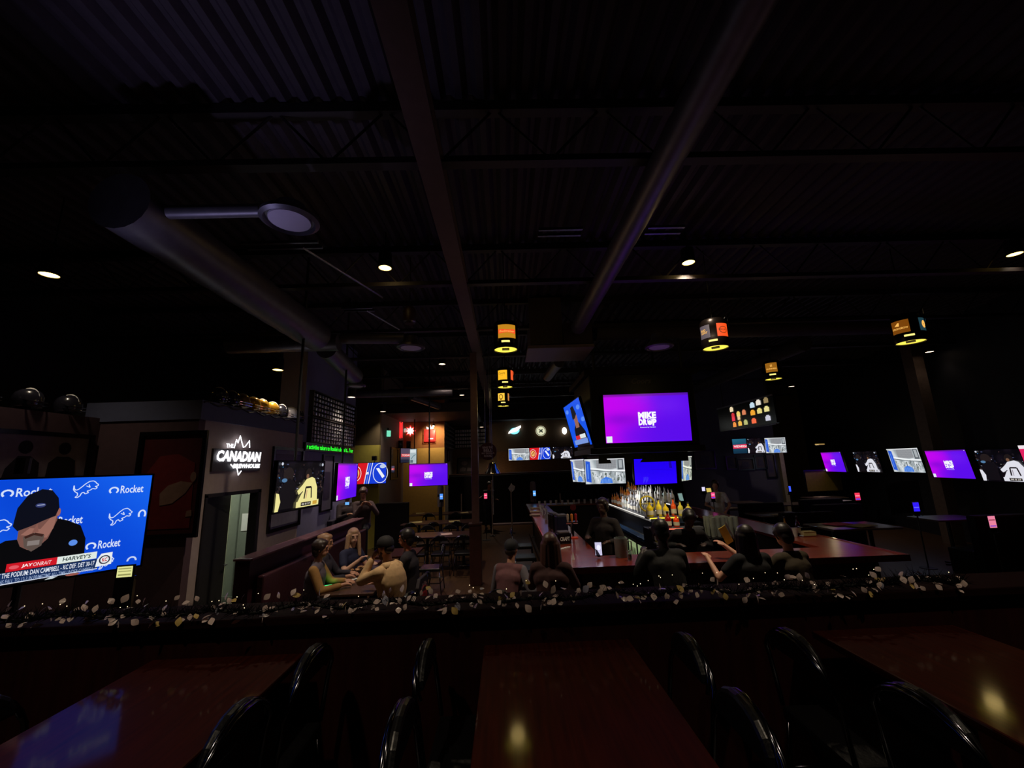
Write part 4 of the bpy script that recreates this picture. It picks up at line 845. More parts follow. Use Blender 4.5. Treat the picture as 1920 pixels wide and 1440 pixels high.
for k, ch in enumerate('TORONTO'):
    a = A(150-120*k/6); cx, cz = .15*math.cos(a), .66+.15*math.sin(a)
    text_into(b, ch, -.018, .018, -.02, .025, 0, .02, 0, lambda x, y, z, a=a, cx=cx, cz=cz: (cx+x*math.sin(a)+y*math.cos(a), -.034, cz-x*math.cos(a)+y*math.sin(a)))
b.build('arched_lettering', K('jacket_white', (220, 170, 170), .6), jk)
b = MB(); text_into(b, 'RAPTORS', -.15, .15, .58, .72, 0, .03, 0, lambda x, y, z: (x, -.034, y)); b.build('lettering', jr, jk)
MB().tube([(.16*math.cos(A(a)), -.033, .66+.12*math.sin(A(a))) for a in range(20, 161, 10)], .006, 5).build('arch_line', jr, jk)

# dining tables between the column and the left wall
dn = 0
for (cx, Y, L, lb) in ((-1.5, 10.6, 1.6, 'front dark table of the dining rows, with a pale menu'), (-2.05, 13.0, 2.1, 'second dark table of the dining rows, with two yellow menus'), (-2.2, 15.35, 2.4, 'farthest dark table of the dining rows')):
    table(lb, (cx, Y, 0), L, .8, .75, m=K('dining_wood', (70, 48, 48), .3, var=.2, scale=4), group='dining tables left of the column')
tb_lab = iter(['first chair at the front dining table, seen from behind', 'second chair at the front dining table, seen from behind', 'third chair at the front dining table, beside the column base', 'chair behind the front dining table, left one', 'chair behind the front dining table, middle one', 'chair behind the front dining table, right one',
    'chair before the second dining table, left one', 'chair before the second dining table, middle one', 'chair before the second dining table, right one', 'chair before the farthest dining table, left one', 'chair before the farthest dining table, right one'])
for x, y, rz in ((-2.05, 9.98, 0), (-1.5, 9.95, 0), (-.98, 9.95, 0), (-2.1, 11.25, 180), (-1.5, 11.25, 180), (-1.0, 11.25, 180), (-2.7, 12.35, 0), (-2.05, 12.35, 0), (-1.4, 12.35, 0), (-2.6, 14.7, 0), (-1.7, 14.7, 0)):
    chair(next(tb_lab), (x, y, 0), A(rz), gc)
for px, py, w_, lb in ((788, 962, .3, 'yellow menu on the farthest dining table, left one'), (871, 961, .26, 'yellow menu on the farthest dining table, right one'), (780, 979, .36, 'yellow menu on the second dining table, left one'), (852, 977, .32, 'yellow menu on the second dining table, right one'), (837, 1001, .27, 'pale pink menu on the front dining table')):
    p = atZ(px, py, .76); tag(MB().obox((p.x, p.y, .756), (w_, .3, .008), yawm(.2)).build('menu', M_paper if 'yellow' in lb else K('pink_paper', (210, 180, 175), .8)), lb, 'menu', 'menus on the dining tables')

# far booths, posts and things along the back
fb = thing('far_booths', 'long dark booth backs in front of the back wall', 'booth', (1.0, 17.6, 0))
MB().box(-3.3, 6.5, -.1, .15, 0, 1.98).build('back', K('booth_black', (15, 12, 15), .7, spec=.15), fb, bevel=.02)
MB().box(-1.6, 1.0, -.42, -.1, 0, .06).build('step_edge', K('step_trim', (120, 104, 110), .4), fb)
lb_ = thing('left_booth', 'dark booth block below the team logos television', 'booth', (-4.6, 12.2, 0)); MB().box(0, 1.0, .75, .9, 0, 1.35).build('back', K('booth_black', (15, 12, 15), .7, spec=.15), lb_, bevel=.02)
lb_.location = (-3.95, 12.2, 0)
gb = thing('lavender_booth', 'dim booth against the wall behind the half wall', 'booth', (-3.92, 10.4, 0)); MB().box(-.15, -.02, -.6, .5, 0, 1.25).build('back', K('booth_lav', (50, 46, 66), .5), gb, bevel=.02)
for px, y0, y1, Y, lb, top in ((865, 926, 962, 15.5, 'thin pale post among the far booths, left of the column', 0), (921.5, 900, 968, 14.8, 'thin pale post right of the steel column', 0), (958, 918, 974, 15.2, 'thin pole holding a white flag-like card', 1), (1050, 925, 938, 15.5, 'short pale post behind the far end of the bar', 0)):
    a_, b_ = atY(px, y0, Y), atY(px, y1, Y); t = thing('thin_post', lb, 'post', (a_.x, Y, 0), group='thin posts before the far booths')
    MB().cyl((0, 0, 0), (0, 0, a_.z), .02, n=8).build('post', K('post_paint', (190, 170, 160), .5), t); MB().lathe([(.12, 0), (.12, .015), (.02, .03)], 12).build('base', M_black, t)
    if top: MB().prism([(-.1, 0), (.0, -.16), (.12, -.06), (.16, .06), (.06, .12), (.02, .18), (-.04, .08)], -.01, .01, lambda x, y, z: (x, z, y+a_.z+.05)).build('card', K('card_paper', (245, 235, 240), .7), t)

# ------------------------------------------------------------------ the bar
bar = thing('bar_counter', 'large rectangular bar counter with a glossy reddish top under the keg lamps', 'bar counter', (2.79, 9.55, 0))
bx, by, bw = 2.14, 4.25, .62
tp = MB()
for q in (((-bx, -by), (bx, -by), (bx, -by+bw), (-bx, -by+bw)), ((-bx, by-bw), (bx, by-bw), (bx, by), (-bx, by)), ((-bx, -by+bw), (-bx+bw, -by+bw), (-bx+bw, by-bw), (-bx, by-bw)), ((bx-bw, -by+bw), (bx, -by+bw), (bx, by-bw), (bx-bw, by-bw))):
    tp.prism(q, 1.06, 1.1)
tp.build('countertop', M_barwood, bar)
tp = MB(); e = .02
tp.box(-bx-e, bx+e, -by-e, -by, 1.035, 1.11).box(-bx-e, -bx, -by, by, 1.035, 1.11).box(bx, bx+e, -by, by, 1.035, 1.11).box(-bx-e, bx+e, by, by+e, 1.035, 1.11)
tp.build('edge_moulding', K('bar_edge_wood', (104, 40, 28), .22, coat=.5), bar)
tp = MB(); i_ = .22
tp.box(-bx+i_, bx-i_, -by+i_, -by+i_+.06, 0, 1.06).box(-bx+i_, -bx+i_+.06, -by+i_, by-i_, 0, 1.06).box(bx-i_-.06, bx-i_, -by+i_, by-i_, 0, 1.06).box(-bx+i_, bx-i_, by-i_-.06, by-i_, 0, 1.06)
tp.build('front_panels', M_barface, bar)
MB().tube([(-bx+.06, by-.3, .2), (-bx+.06, -by+.06, .2), (bx-.06, -by+.06, .2), (bx-.06, by-.3, .2)], .022, 8).build('foot_rail', K('brass', (150, 116, 60), .25, 1), bar)
bb_ = thing('back_bar', 'dark island behind the counter with lit stepped liquor shelves', 'back bar', (0, 0, 0))
MB().box(2.62, 3.55, 7.55, 11.4, 0, .94).build('body', K('backbar_black', (15, 14, 17), .4), bb_)
MB().box(2.66, 3.5, 7.6, 11.4, .94, 1.24).build('upper_body', K('backbar_black', (15, 14, 17), .4), bb_)
em_w = emis('step_glow_white', (255, 250, 240), 1.1); em_y = emis('step_glow_yellow', (255, 225, 60), 1.4); em_r = emis('step_glow_red', (255, 120, 90), 1.2)
for k in range(3): MB().box(2.72+.2*k, 2.72+.2*(k+1)-.01, 8.05, 11.3, 1.24+.13*k, 1.27+.13*k).build('shelf_step', K('step_grey', (90, 90, 96), .3), bb_); MB().box(2.715+.2*k, 2.72+.2*k, 8.05, 11.3, 1.25+.13*k, 1.266+.13*k).build('led_strip', em_w, bb_)
for k, (z, y, m_) in enumerate(((1.0, 7.0, em_r), (1.2, 7.16, em_r), (1.36, 7.32, em_y))):
    MB().box(2.42, 3.3, y, y+.15, z, z+.03).build('shelf_step', K('step_grey', (90, 90, 96), .3), bb_); MB().box(2.46+.1*(2-k)/2, 2.95, y-.004, y, z+.005, z+.022).build('led_strip', m_, bb_)
MB().box(2.42, 3.3, 7.0, 7.6, 0, 1.0).box(2.42, 3.3, 7.16, 7.6, 1.0, 1.2).build('end_display', K('backbar_black', (15, 14, 17), .4), bb_)
co = thing('bottle_cooler', 'low cooler with a bluish steel top and glowing green-white glass doors', 'cooler', (2.49, 8.84, 0))
MB().box(0, .12, -1.2, 1.2, .02, .9).build('cabinet', M_black, co); MB().box(-.02, .125, -1.2, 1.2, .9, .95).build('steel_top', K('cooler_top', (70, 110, 160), .22, .7), co, bevel=.005)
for k in range(4):
    y = -1.15+.58*k; MB().box(-.012, 0, y, y+.54, .1, .84).build('door_frame', M_steel, co); d_ = MB().box(-.016, -.012, y+.04, y+.5, .14, .8).build('lit_glass', emis('cooler_glow', (150, 170, 120), .75), co)
    sb_ = MB()
    for q in range(6): sb_.prism([(y+.06+.07*q, .16), (y+.1+.07*q, .16), (y+.1+.07*q, .3), (y+.087+.07*q, .4), (y+.073+.07*q, .4), (y+.06+.07*q, .3)], -.02, -.017, lambda a, b, z: (z, a, b)); sb_.prism([(y+.06+.07*q, .48), (y+.1+.07*q, .48), (y+.1+.07*q, .62), (y+.087+.07*q, .7), (y+.073+.07*q, .7), (y+.06+.07*q, .62)], -.02, -.017, lambda a, b, z: (z, a, b))
    sb_.build('bottle_row', K('cooler_bottle', (40, 60, 30), .2), co)
# bottles on the back bar
BM = {}
def bottle(label, c, h, r, colr, group, rz=0, square=False):
    key = (round(h, 2), round(r, 3), colr, square)
    if key not in BM:
        b = bottle_mesh(r, h*.92, 4 if square else 12); b.cur = 1; b.cyl((0, 0, h*.9), (0, 0, h), r*.42, n=10)
        b.cur = 2; b.lathe([(r*1.02, h*.14), (r*1.02, h*.4)], 4 if square else 12); b.f = b.f[:-2]; b.mi = b.mi[:-2]; b.col = b.col[:-2]
        o = b.build('liquor_bottle', [K('glass_%d_%d_%d' % colr, colr, .08, coat=.6, var=.05), K('bottle_cap', (40, 36, 40), .4), K('bottle_label', (222, 216, 200), .6)], smooth=True); BM[key] = o.data
    else: o = bpy.data.objects.new('liquor_bottle', BM[key]); COL.objects.link(o)
    o.location = c; o.rotation_euler = (0, 0, rz); return tag(o, label, 'bottle', group)
rnd = random.Random(11)
cols = [(236, 236, 240), (214, 216, 222), (240, 236, 226), (120, 122, 128), (180, 190, 188)]; amb = [(214, 130, 40), (190, 96, 30), (230, 160, 60)]
for k in range(3):
    nm = ['front', 'middle', 'top'][k]
    for j in range(17):
        y = 8.15+j*.185; am = y > 10.35
        bottle(('amber liquor bottle on the %s lit shelf step, %s' if am else 'pale liquor bottle on the %s lit shelf step, %s') % (nm, ('nearest the glowing display', 'second quarter', 'third quarter', 'by the amber ones')[min(3, j//3)] if not am else ('beside the clear ones' if y < 10.8 else 'at the very end')),
               (2.82+.2*k+rnd.uniform(-.02, .02), y, 1.27+.13*k), rnd.choice((.26, .29, .32)), rnd.choice((.036, .042)), rnd.choice(amb if am else cols), ('amber bottles on the %s step' if am else 'clear bottles on the %s step') % nm, rnd.random())
for (x, y, z, h, r, c_, lb) in ((2.50, 7.4, 1.39, .27, .06, (236, 206, 40), 'stout yellow glass bottle at the corner of the glowing end display'), (2.66, 7.4, 1.39, .3, .05, (250, 226, 70), 'yellow bottle second along the top of the glowing end display'), (2.78, 7.4, 1.39, .24, .05, (244, 214, 50), 'short yellow bottle in the middle of the glowing end display'),
        (2.92, 7.4, 1.39, .31, .045, (240, 90, 40), 'tall orange bottle on top of the glowing end display'), (3.04, 7.4, 1.39, .26, .045, (240, 226, 90), 'pale yellow bottle near the right end of the glowing display'), (3.18, 7.4, 1.39, .22, .05, (236, 220, 80), 'last yellow bottle at the right end of the glowing display'),
        (2.58, 7.24, 1.23, .22, .04, (120, 120, 210), 'bluish clear bottle on the middle step of the glowing display'), (2.74, 7.24, 1.23, .26, .055, (150, 20, 20), 'dark red bottle on the middle step of the glowing display'), (2.88, 7.24, 1.23, .22, .05, (240, 70, 30), 'orange red bottle beside the dark red one'), (3.12, 7.24, 1.23, .22, .045, (226, 206, 60), 'yellow bottle on the middle step at the right'),
        (2.50, 7.08, 1.03, .24, .07, (170, 160, 60), 'big dim yellow jug on the low step of the glowing display'), (2.66, 7.08, 1.03, .2, .05, (150, 140, 150), 'grey clear bottle on the low step of the glowing display')):
    bottle(lb, (x, y, z), h, r, c_, 'bottles on the glowing end display')
lamp('POINT', 'display_glow', (2.75, 7.0, 1.75), 3.0, (1, .85, .35), bb_, .04); lamp('AREA', 'shelf_glow', (2.45, 9.4, 1.75), 9, (1, .97, .94), bb_, .6, rot=(0, A(-65), 0))
rg = thing('yellow_ring_decoration', 'yellow ring shaped wheel glowing at the left of the end display', 'decoration', (2.5, 7.5, 1.6))
MB().tube([(.13*math.cos(k*PI/12), 0, .13*math.sin(k*PI/12)) for k in range(25)], .014, 6).build('ring', K('ring_yellow', (240, 214, 40), .35), rg); MB().cyl((-.12, 0, 0), (.12, 0, 0), .006).cyl((0, 0, -.12), (0, 0, .12), .006).build('spokes', K('ring_yellow', (240, 214, 40), .35), rg); MB().box(-.03, .03, -.02, .02, -.25, -.13).build('stand', M_black, rg)
# terminals, lit tablets and menus
def screenbox(name, label, cat, c, w_, h_, colr, rz=0, tilt=-.25, group=None, bands=None, stand=0, em=1.0):
    t = thing(name, label, cat, tuple(c), group=group, rot=(tilt, 0, rz))
    MB().box(-w_/2-.008, w_/2+.008, .0, .018, -h_/2-.008, h_/2+.008).build('body', M_gloss, t, bevel=.003)
    p = Pic(w_, h_); p.z = .001; p.rect(0, 0, 1, 1, colr)
    for (y0, y1, cc) in (bands or []): p.rect(.08, y0, .92, y1, cc)
    p.build('screen', m_scr, t, colors=True)
    if stand: MB().box(-.05, .05, .005, .03, -h_/2-stand, -h_/2).box(-.07, .07, -.04, .06, -h_/2-stand-.01, -h_/2-stand).build('stand', M_gloss, t)
    return t
screenbox('order_terminal', 'square pale teal order terminal behind the glowing bottles', 'terminal', atY(1251, 932, 8.6), .17, .16, (140, 176, 166), stand=.2)
screenbox('order_terminal', 'narrow pale teal order terminal right of the square one', 'terminal', atY(1276.5, 932, 9.2), .1, .16, (120, 150, 144), A(12), stand=.34)
pk = [(.55, .62, (250, 250, 255)), (.3, .5, (235, 40, 90)), (.05, .25, (80, 60, 230))]
for px, py, Y, w_, h_, colr, bd, lb in ((910.5, 930, 14.0, .10, .17, (255, 90, 130), pk[:2], 'pink lit tablet just right of the steel column'), (1002, 925, 14.2, .09, .17, (90, 170, 255), [(.3, .6, (190, 220, 255))], 'blue lit tablet at the far end of the bar'),
        (827.5, 931, 13.6, .1, .17, (80, 150, 255), [(.4, .6, (170, 200, 255))], 'blue lit tablet below the hanging purple television'), (1337, 929, 11.0, .1, .15, (255, 80, 140), pk, 'pink and blue tablet beside the grey-shirted person'), (1319, 917, 12.0, .09, .11, (225, 220, 255), [], 'small white lit screen near the yellow card'),
        (1481, 916.5, 12.0, .06, .15, (60, 90, 255), [], 'narrow blue lit tablet in the dark right booths'), (1608, 931, 10.6, .13, .18, (255, 60, 90), pk, 'red and blue lit tablet under the hockey television on the right'),
        (1718, 950.5, 8.8, .13, .18, (50, 30, 250), [(.4, .5, (110, 110, 255))], 'deep blue lit tablet below the purple right wall television'), (1860.5, 978.5, 7.5, .13, .2, (235, 130, 160), [(.62, .7, (130, 40, 60)), (.1, .2, (120, 60, 200))], 'pink lit tablet farthest to the right')):
    c = atY(px, py, Y); t = screenbox('table_tablet', lb, 'tablet', c, w_, h_, colr, group='lit tablets on slim stands', bands=bd, stand=.08, tilt=0)
    MB().cyl((0, .02, -h_/2-.08), (0, .02, -c.z+.01), .012, n=8).build('pole', M_black, t); MB().lathe([(.14, 0), (.14, .01), (.02, .02), (.001, .02)], 16, (0, .02, -c.z)).build('floor_plate', M_black, t)
screenbox('yellow_card', 'small glowing yellow card near the grey-shirted person', 'card', atY(1329, 919, 11.6), .13, .11, (215, 190, 90), stand=.1)
screenbox('payment_terminal', 'small terminal with a pale yellow lit screen under the huge television', 'terminal', atY(234, 1072, 2.75), .08, .062, (226, 226, 150), A(12), group='lit small terminals', tilt=0, bands=[(.15, .3, (150, 150, 90)), (.5, .6, (160, 160, 100)), (.75, .85, (150, 150, 90))], stand=1.84)
for (px, py, Y, lb) in ((826, 917, 13.9, 'grey rounded caddy behind the blue tablet below the purple television'), (999, 911, 14.5, 'grey rounded caddy behind the blue tablet at the end of the bar')):
    c = atY(px, py, Y); t = thing('tower_caddy', lb, 'caddy', (c.x, Y, 1.1)); hh = max(.3, c.z+.15-1.1)
    MB().lathe([(.09, 0), (.1, .05), (.1, hh-.12), (.085, hh-.03), (.04, hh), (.001, hh)], 16).build('body', K('caddy_grey', (120, 108, 116), .6), t, smooth=True); MB().lathe([(.102, hh*.45), (.102, hh*.55)], 16).build('band', M_black, t); MB().cyl((0, 0, -1.1), (0, 0, 0), .06).build('pedestal', M_black, t)
# glassware and clutter on the counter
def glass(label, c, h, r, m=None, group='glasses on the bar', name='drinking_glass', drink=None):
    t = thing(name, label, 'glass', c, group=group)
    MB().lathe([(r*.8, 0), (r, h), (r*.93, h), (r*.75, .012), (.001, .012)], 16).build('glass', m or M_glass, t, smooth=True)
    if drink: MB().lathe([(.001, .014), (r*.73, .014), (r*.82, h*.6), (.001, h*.6)], 14).build('drink', drink, t, smooth=True)
    return t
frost = K('frosted_plastic', (150, 156, 150), .3, trans=.45)
pt = thing('water_pitcher', 'tall clear water pitcher on the front counter', 'pitcher', tuple(atZ(1166, 1044, 1.1)))
MB().lathe([(.075, 0), (.085, .02), (.088, .24), (.082, .24), (.078, .02), (.001, .015)], 20).build('jug', frost, pt, smooth=True); MB().tube([(.085, 0, .2), (.14, 0, .19), (.14, 0, .08), (.083, 0, .06)], .009, 6).build('handle', frost, pt); MB().lathe([(.001, .02), (.074, .02), (.078, .17), (.001, .17)], 18).build('water', M_glass, pt)
glass('short glass with a dark drink right of the water pitcher', tuple(atZ(1181, 1051, 1.1)), .12, .035, drink=K('cola', (30, 8, 6), .1))
tag(MB().lathe([(.02, 0), (.001, .1)], 14).build('paper_cone', M_white), 'small white cone standing on the front counter corner', 'cone').location = atZ(1075, 1049, 1.1)
tr = tag(MB().box(-.07, .07, -.05, .05, 0, .02).build('orange_coaster', K('orange_card', (214, 76, 50), .5), bevel=.004), 'orange tray on the bar just left of the dark bartender', 'tray'); tr.location = atZ(1076, 1009, 1.1)
for k in range(7):
    p = atZ(1047+3.2*k, 1031-.8*k, 1.1); tag(MB().obox((p.x, p.y, 1.105), (.05, .04, .008), Matrix.Rotation(k, 3, 'Z')).build('crumpled_wrapper', M_white), 'crumpled pale wrapper on the bar top left corner, %s in the line' % ('first', 'second', 'third', 'fourth', 'fifth', 'sixth', 'last')[k], 'wrapper', 'wrappers on the bar')
for k in range(3): p = atZ(1003, 952.5+6.5*k, 1.12); t = thing('tray_stack', ['top stack of cream trays at the left edge of the bar', 'middle stack of cream trays at the left edge of the bar', 'lowest stack of cream trays at the left edge of the bar'][k], 'trays', (p.x, p.y, 1.1), group='cream trays at the bar edge'); MB().box(-.13, .13, -.09, .09, 0, .03).build('tray', K('cream_plastic', (206, 180, 150), .5), t, bevel=.01)
lab = ['clear glass in the row across the far bar, number seen first from the left', ]
rr = random.Random(4)
for k in range(30):
    x = .95+.1*k; glass('small upturned glass in the sparkling row, %s' % ('across the far counter' if k % 2 else 'on the left counter') + (', nearest third', ', middle third', ', farthest third')[k//10], (x*.9+.1, 13.35+rr.uniform(-.08, .08), 1.1) if k % 2 else (.95+rr.uniform(-.05, .1), 9.4+.1*k, 1.1), .12, .036, K('cup_white', (225, 222, 228), .3, coat=.5), 'upturned glasses at the left of the bar')
dk_items = [((1014, 985), 8.3, .16, .3, 'black napkin caddy on the left counter, nearest the cream trays'), ((1030, 980), 8.0, .12, .32, 'black bottle caddy on the left counter'), ((1052, 978), 7.6, .2, .34, 'tall dark blue drink dispenser on the left counter'), ((1049, 997), 6.9, .22, .16, 'black box with pale lettering on the left counter')]
for (px, py), Y, w_, h_, lb in dk_items:
    c = atY(px, py, Y); t = thing('counter_caddy', lb, 'caddy', (max(c.x, .9), Y, 1.1), .2); MB().box(-w_/2, w_/2, -.08, .08, 0, h_).build('box', M_gloss if 'blue' not in lb else K('dark_blue_plastic', (22, 26, 48), .3), t, bevel=.012); MB().box(-w_/2*.8, w_/2*.8, -.07, .07, h_, h_+.03).build('lid', K('lid_grey', (96, 90, 96), .4), t, bevel=.008)
    if 'lettering' in lb: b = MB(); text_into(b, 'CRAFT', -.08, .08, .05, .11, 0, .03, 0, lambda x, y, z: (x, -.0815, y)); b.build('lettering', M_white, t)
tp_ = thing('tap_tower', 'small beer tap tower with an orange handle on the left counter', 'beer taps', (1.12, 7.35, 1.1)); MB().cyl((0, 0, 0), (0, 0, .25), .03, n=12).cyl((-.1, 0, .25), (.1, 0, .25), .025).build('tower', M_chrome, tp_)
for k in (-1, 0, 1): MB().lathe([(.01, 0), (.02, .05), (.022, .13), (.001, .14)], 10, (k*.07, -.02, .26)).build('tap_handle', K('tap_%d' % (k+1), ((190, 170, 150), (220, 130, 50), (170, 40, 44))[k+1], .4), tp_)
tag(MB().lathe([(.001, -.01), (.08, -.01), (.08, .01), (.001, .01)], 20, R=Matrix.Rotation(PI/2, 3, 'X')).build('red_round_sign', K('round_red', (150, 20, 36), .5)), 'round red disc standing among glasses at the far left of the bar', 'sign').location = atZ(1075, 958, 1.1)+Vector((0, 0, .09))
gs = rr
for k in range(14): glass('tall pale beer glass right of the glowing bottles, %s row, %s' % (('front', 'middle', 'back')[k//5], ('first', 'second', 'third', 'fourth', 'last')[k % 5]), tuple(Vector((3.35+.1*(k % 5), 6.95+.1*(k//5)+.02*(k % 3), 1.1))), .3, .04, frost, 'stacked glasses right of the glowing bottles')
us = thing('glass_shelf', 'low dark shelf carrying the stacked beer glasses', 'shelf', (3.6, 7.1, 0)); MB().box(-.32, .35, -.25, .3, 1.04, 1.095).box(-.3, .33, -.2, .25, 0, 1.04).build('body', M_gloss, us)
for k, (px, py, lb) in enumerate(((1372, 968, 'yellowish bottle standing on the right leg of the bar'), (1383, 971, 'white cup on the right leg of the bar'), (1400, 972, 'dark bottle leaning tall on the right leg of the bar'))):
    p = atZ(1395+10*k, 986-k*2, 1.1); x = 4.45+.1*k
    if k == 1: glass(lb, (x, 6.75, 1.1), .13, .045, M_white, None)
    else: bottle(lb, (x, 6.8, 1.1), .3, .035, (190, 150, 50) if k == 0 else (50, 16, 14), None)
wr_ = thing('wire_basket', 'small wire basket of packets on the right leg of the bar', 'basket', (4.75, 6.75, 1.1)); MB().tube([(-.12, -.08, .01), (.12, -.08, .01), (.12, .08, .01), (-.12, .08, .01), (-.12, -.08, .01)], .005, 5).tube([(-.12, -.08, .14), (.12, -.08, .14), (.12, .08, .14), (-.12, .08, .14), (-.12, -.08, .14)], .005, 5).build('wires', M_chrome, wr_); MB().box(-.1, .1, -.06, .06, .01, .07).build('packets', M_paper, wr_)
sl2 = 'bar stools around the counter'
chair('empty bar stool at the right of the front counter', (4.3, 5.0, 0), 0, sl2, ST, 'bar_stool', 'bar stool')
for k, y in enumerate((6.5, 7.4, 8.3, 9.4)):
    chair(['first empty stool along the left side of the bar', 'second empty stool along the left side of the bar', 'third empty stool along the left side of the bar', 'farthest empty stool along the left side of the bar'][k], (.34, y, 0), A(-90), sl2, ST, 'bar_stool', 'bar stool')
# tables on the dark right side
for (px, py, z, L, W_, lb) in ((1595, 985, 1.0, 1.3, .8, 'high table with red and green menus behind the right end of the bar'), (1365, 953, .9, .9, .6, 'small pale edged table beyond the bar, nearest the grey shirt'), (1395, 941, .9, .9, .7, 'small table far beyond the bar'), (1485, 944, .9, 1.1, .7, 'dim table in the middle of the right booths'), (1455, 963, .9, 1.2, .8, 'bluish table before the right booths'), (1545, 932, .9, 1.2, .7, 'table below the dull gold panel'), (1775, 970, .95, 1.1, .7, 'dark table before the deep blue tablet')):
    p = atZ(px, py, z); table(lb, (p.x, p.y, 0), L, W_, z, K('dim_table', (84, 70, 66), .3, var=.2), group='tables on the right side')
for (px, py, z, lb, c_) in ((1570, 983, 1.01, 'red menu on the high table right of the bar', (190, 60, 80)), (1615, 986, 1.01, 'olive menu on the high table right of the bar', (150, 140, 60)), (1368, 953, .91, 'pale sheet on the small table beyond the bar', (200, 180, 150)), (1465, 965, .91, 'pale folded sheet on the bluish table', (190, 170, 130)), (1540, 932, .91, 'yellow sheet on the table below the gold panel', (200, 180, 80)), (1580, 939, .91, 'white sheet beside the yellow sheet', (170, 165, 165))):
    p = atZ(px, py, z); tag(MB().obox((p.x, p.y, z+.006), (.42, .3, .008), yawm(.3)).build('menu', K('menu_%d' % c_[0]+str(c_[1]), c_, .7)), lb, 'menu', 'menus on the right tables')
for k, (x, y) in enumerate(((6.6, 9.3), (8.3, 10.6), (6.9, 11.45), (8.9, 11.9), (9.4, 8.0))):
    t = thing('dark_booth', ['dark booth seat right of the bar, nearest pair', 'dark booth seat near the deep blue tablet', 'dark booth seat before the trio of televisions', 'dark booth seat before the corner post', 'dark booth seat below the nearest right wall television'][k], 'booth', (x, y, 0), group='dark booths on the right side')
    MB().box(-.6, .6, -.08, .08, 0, 1.12).build('back', K('booth_black', (15, 12, 15), .7, spec=.15), t, bevel=.03); MB().box(-.6, .6, .08, .55, 0, .46).build('seat', M_vinyl, t, bevel=.02)
yc = thing('yellow_menu', 'open yellow menu held up by the long-haired person at the bar', 'menu', tuple(atY(1362, 1003, 5.5)), 0); yc.rotation_euler = (.2, A(-28), 0)
MB().box(-.055, .045, 0, .004, -.12, .12).build('page', K('menu_yellow', (252, 222, 96), .7), yc); MB().obox((.075, .02, .01), (.05, .004, .24), yawm(.9)).build('cover', K('menu_cover', (70, 50, 40), .6), yc)
# things on the group's table
for k, (px, py, lb) in enumerate(((643, 1075, 'clear glass of drink standing on the group table'), (694, 1062, 'small glass far on the group table'))): glass(lb, tuple(atZ(px, py, .75)), .15, .04, frost, 'glasses on the group table', drink=K('beer', (190, 140, 50), .15))
for px, py, lb, sx, sy, c_ in ((659, 1071, 'tray of food in the middle of the group table', .28, .2, (200, 150, 110)), (680, 1066, 'second food basket before the tan hoodie', .24, .14, (190, 120, 90))):
    p = atZ(px, py, .76); t = thing('food_tray', lb, 'food tray', (p.x, p.y, .75)); MB().box(-sx/2, sx/2, -sy/2, sy/2, 0, .02).build('tray', K('tray_dark', (60, 40, 30), .5), t, bevel=.005)
    f = MB(); [f.ell((rr.uniform(-sx*.4, sx*.4), rr.uniform(-sy*.35, sy*.35), .035), (rr.uniform(.02, .04), .02, .015), nu=8, nv=5) for _ in range(9)]; o = f.build('food', K('food', c_, .6), t, smooth=True); o['kind'] = 'stuff'
t = thing('glowing_phone', 'phone glowing green at the near end of the group table', 'phone', tuple(atZ(614, 1099, .753)), A(-60)); MB().box(-.035, .035, -.07, .07, 0, .008).build('body', M_gloss, t, bevel=.003); MB().box(-.02, .02, -.06, .06, .008, .011).build('screen', emis('phone_green', (60, 235, 130), 1.2), t); lamp('POINT', 'phone_glow', (0, .05, .09), .1, (.15, 1, .2), t, .03)
t = thing('white_phone', 'white phone lying before the tan hoodie on the group table', 'phone', tuple(atZ(662, 1087, .753)), A(-35)); MB().box(-.035, .035, -.075, .075, 0, .009).build('body', M_white, t, bevel=.003); MB().box(-.01, .01, .05, .06, .009, .0105).build('camera_bump', M_gloss, t)
t = thing('silver_can', 'silver rimmed tin on the far end of the group table', 'tin', tuple(atZ(690, 1062, .75))); MB().lathe([(.045, 0), (.045, .08), (.035, .09), (.001, .09)], 16).build('tin', M_chrome, t, smooth=True)

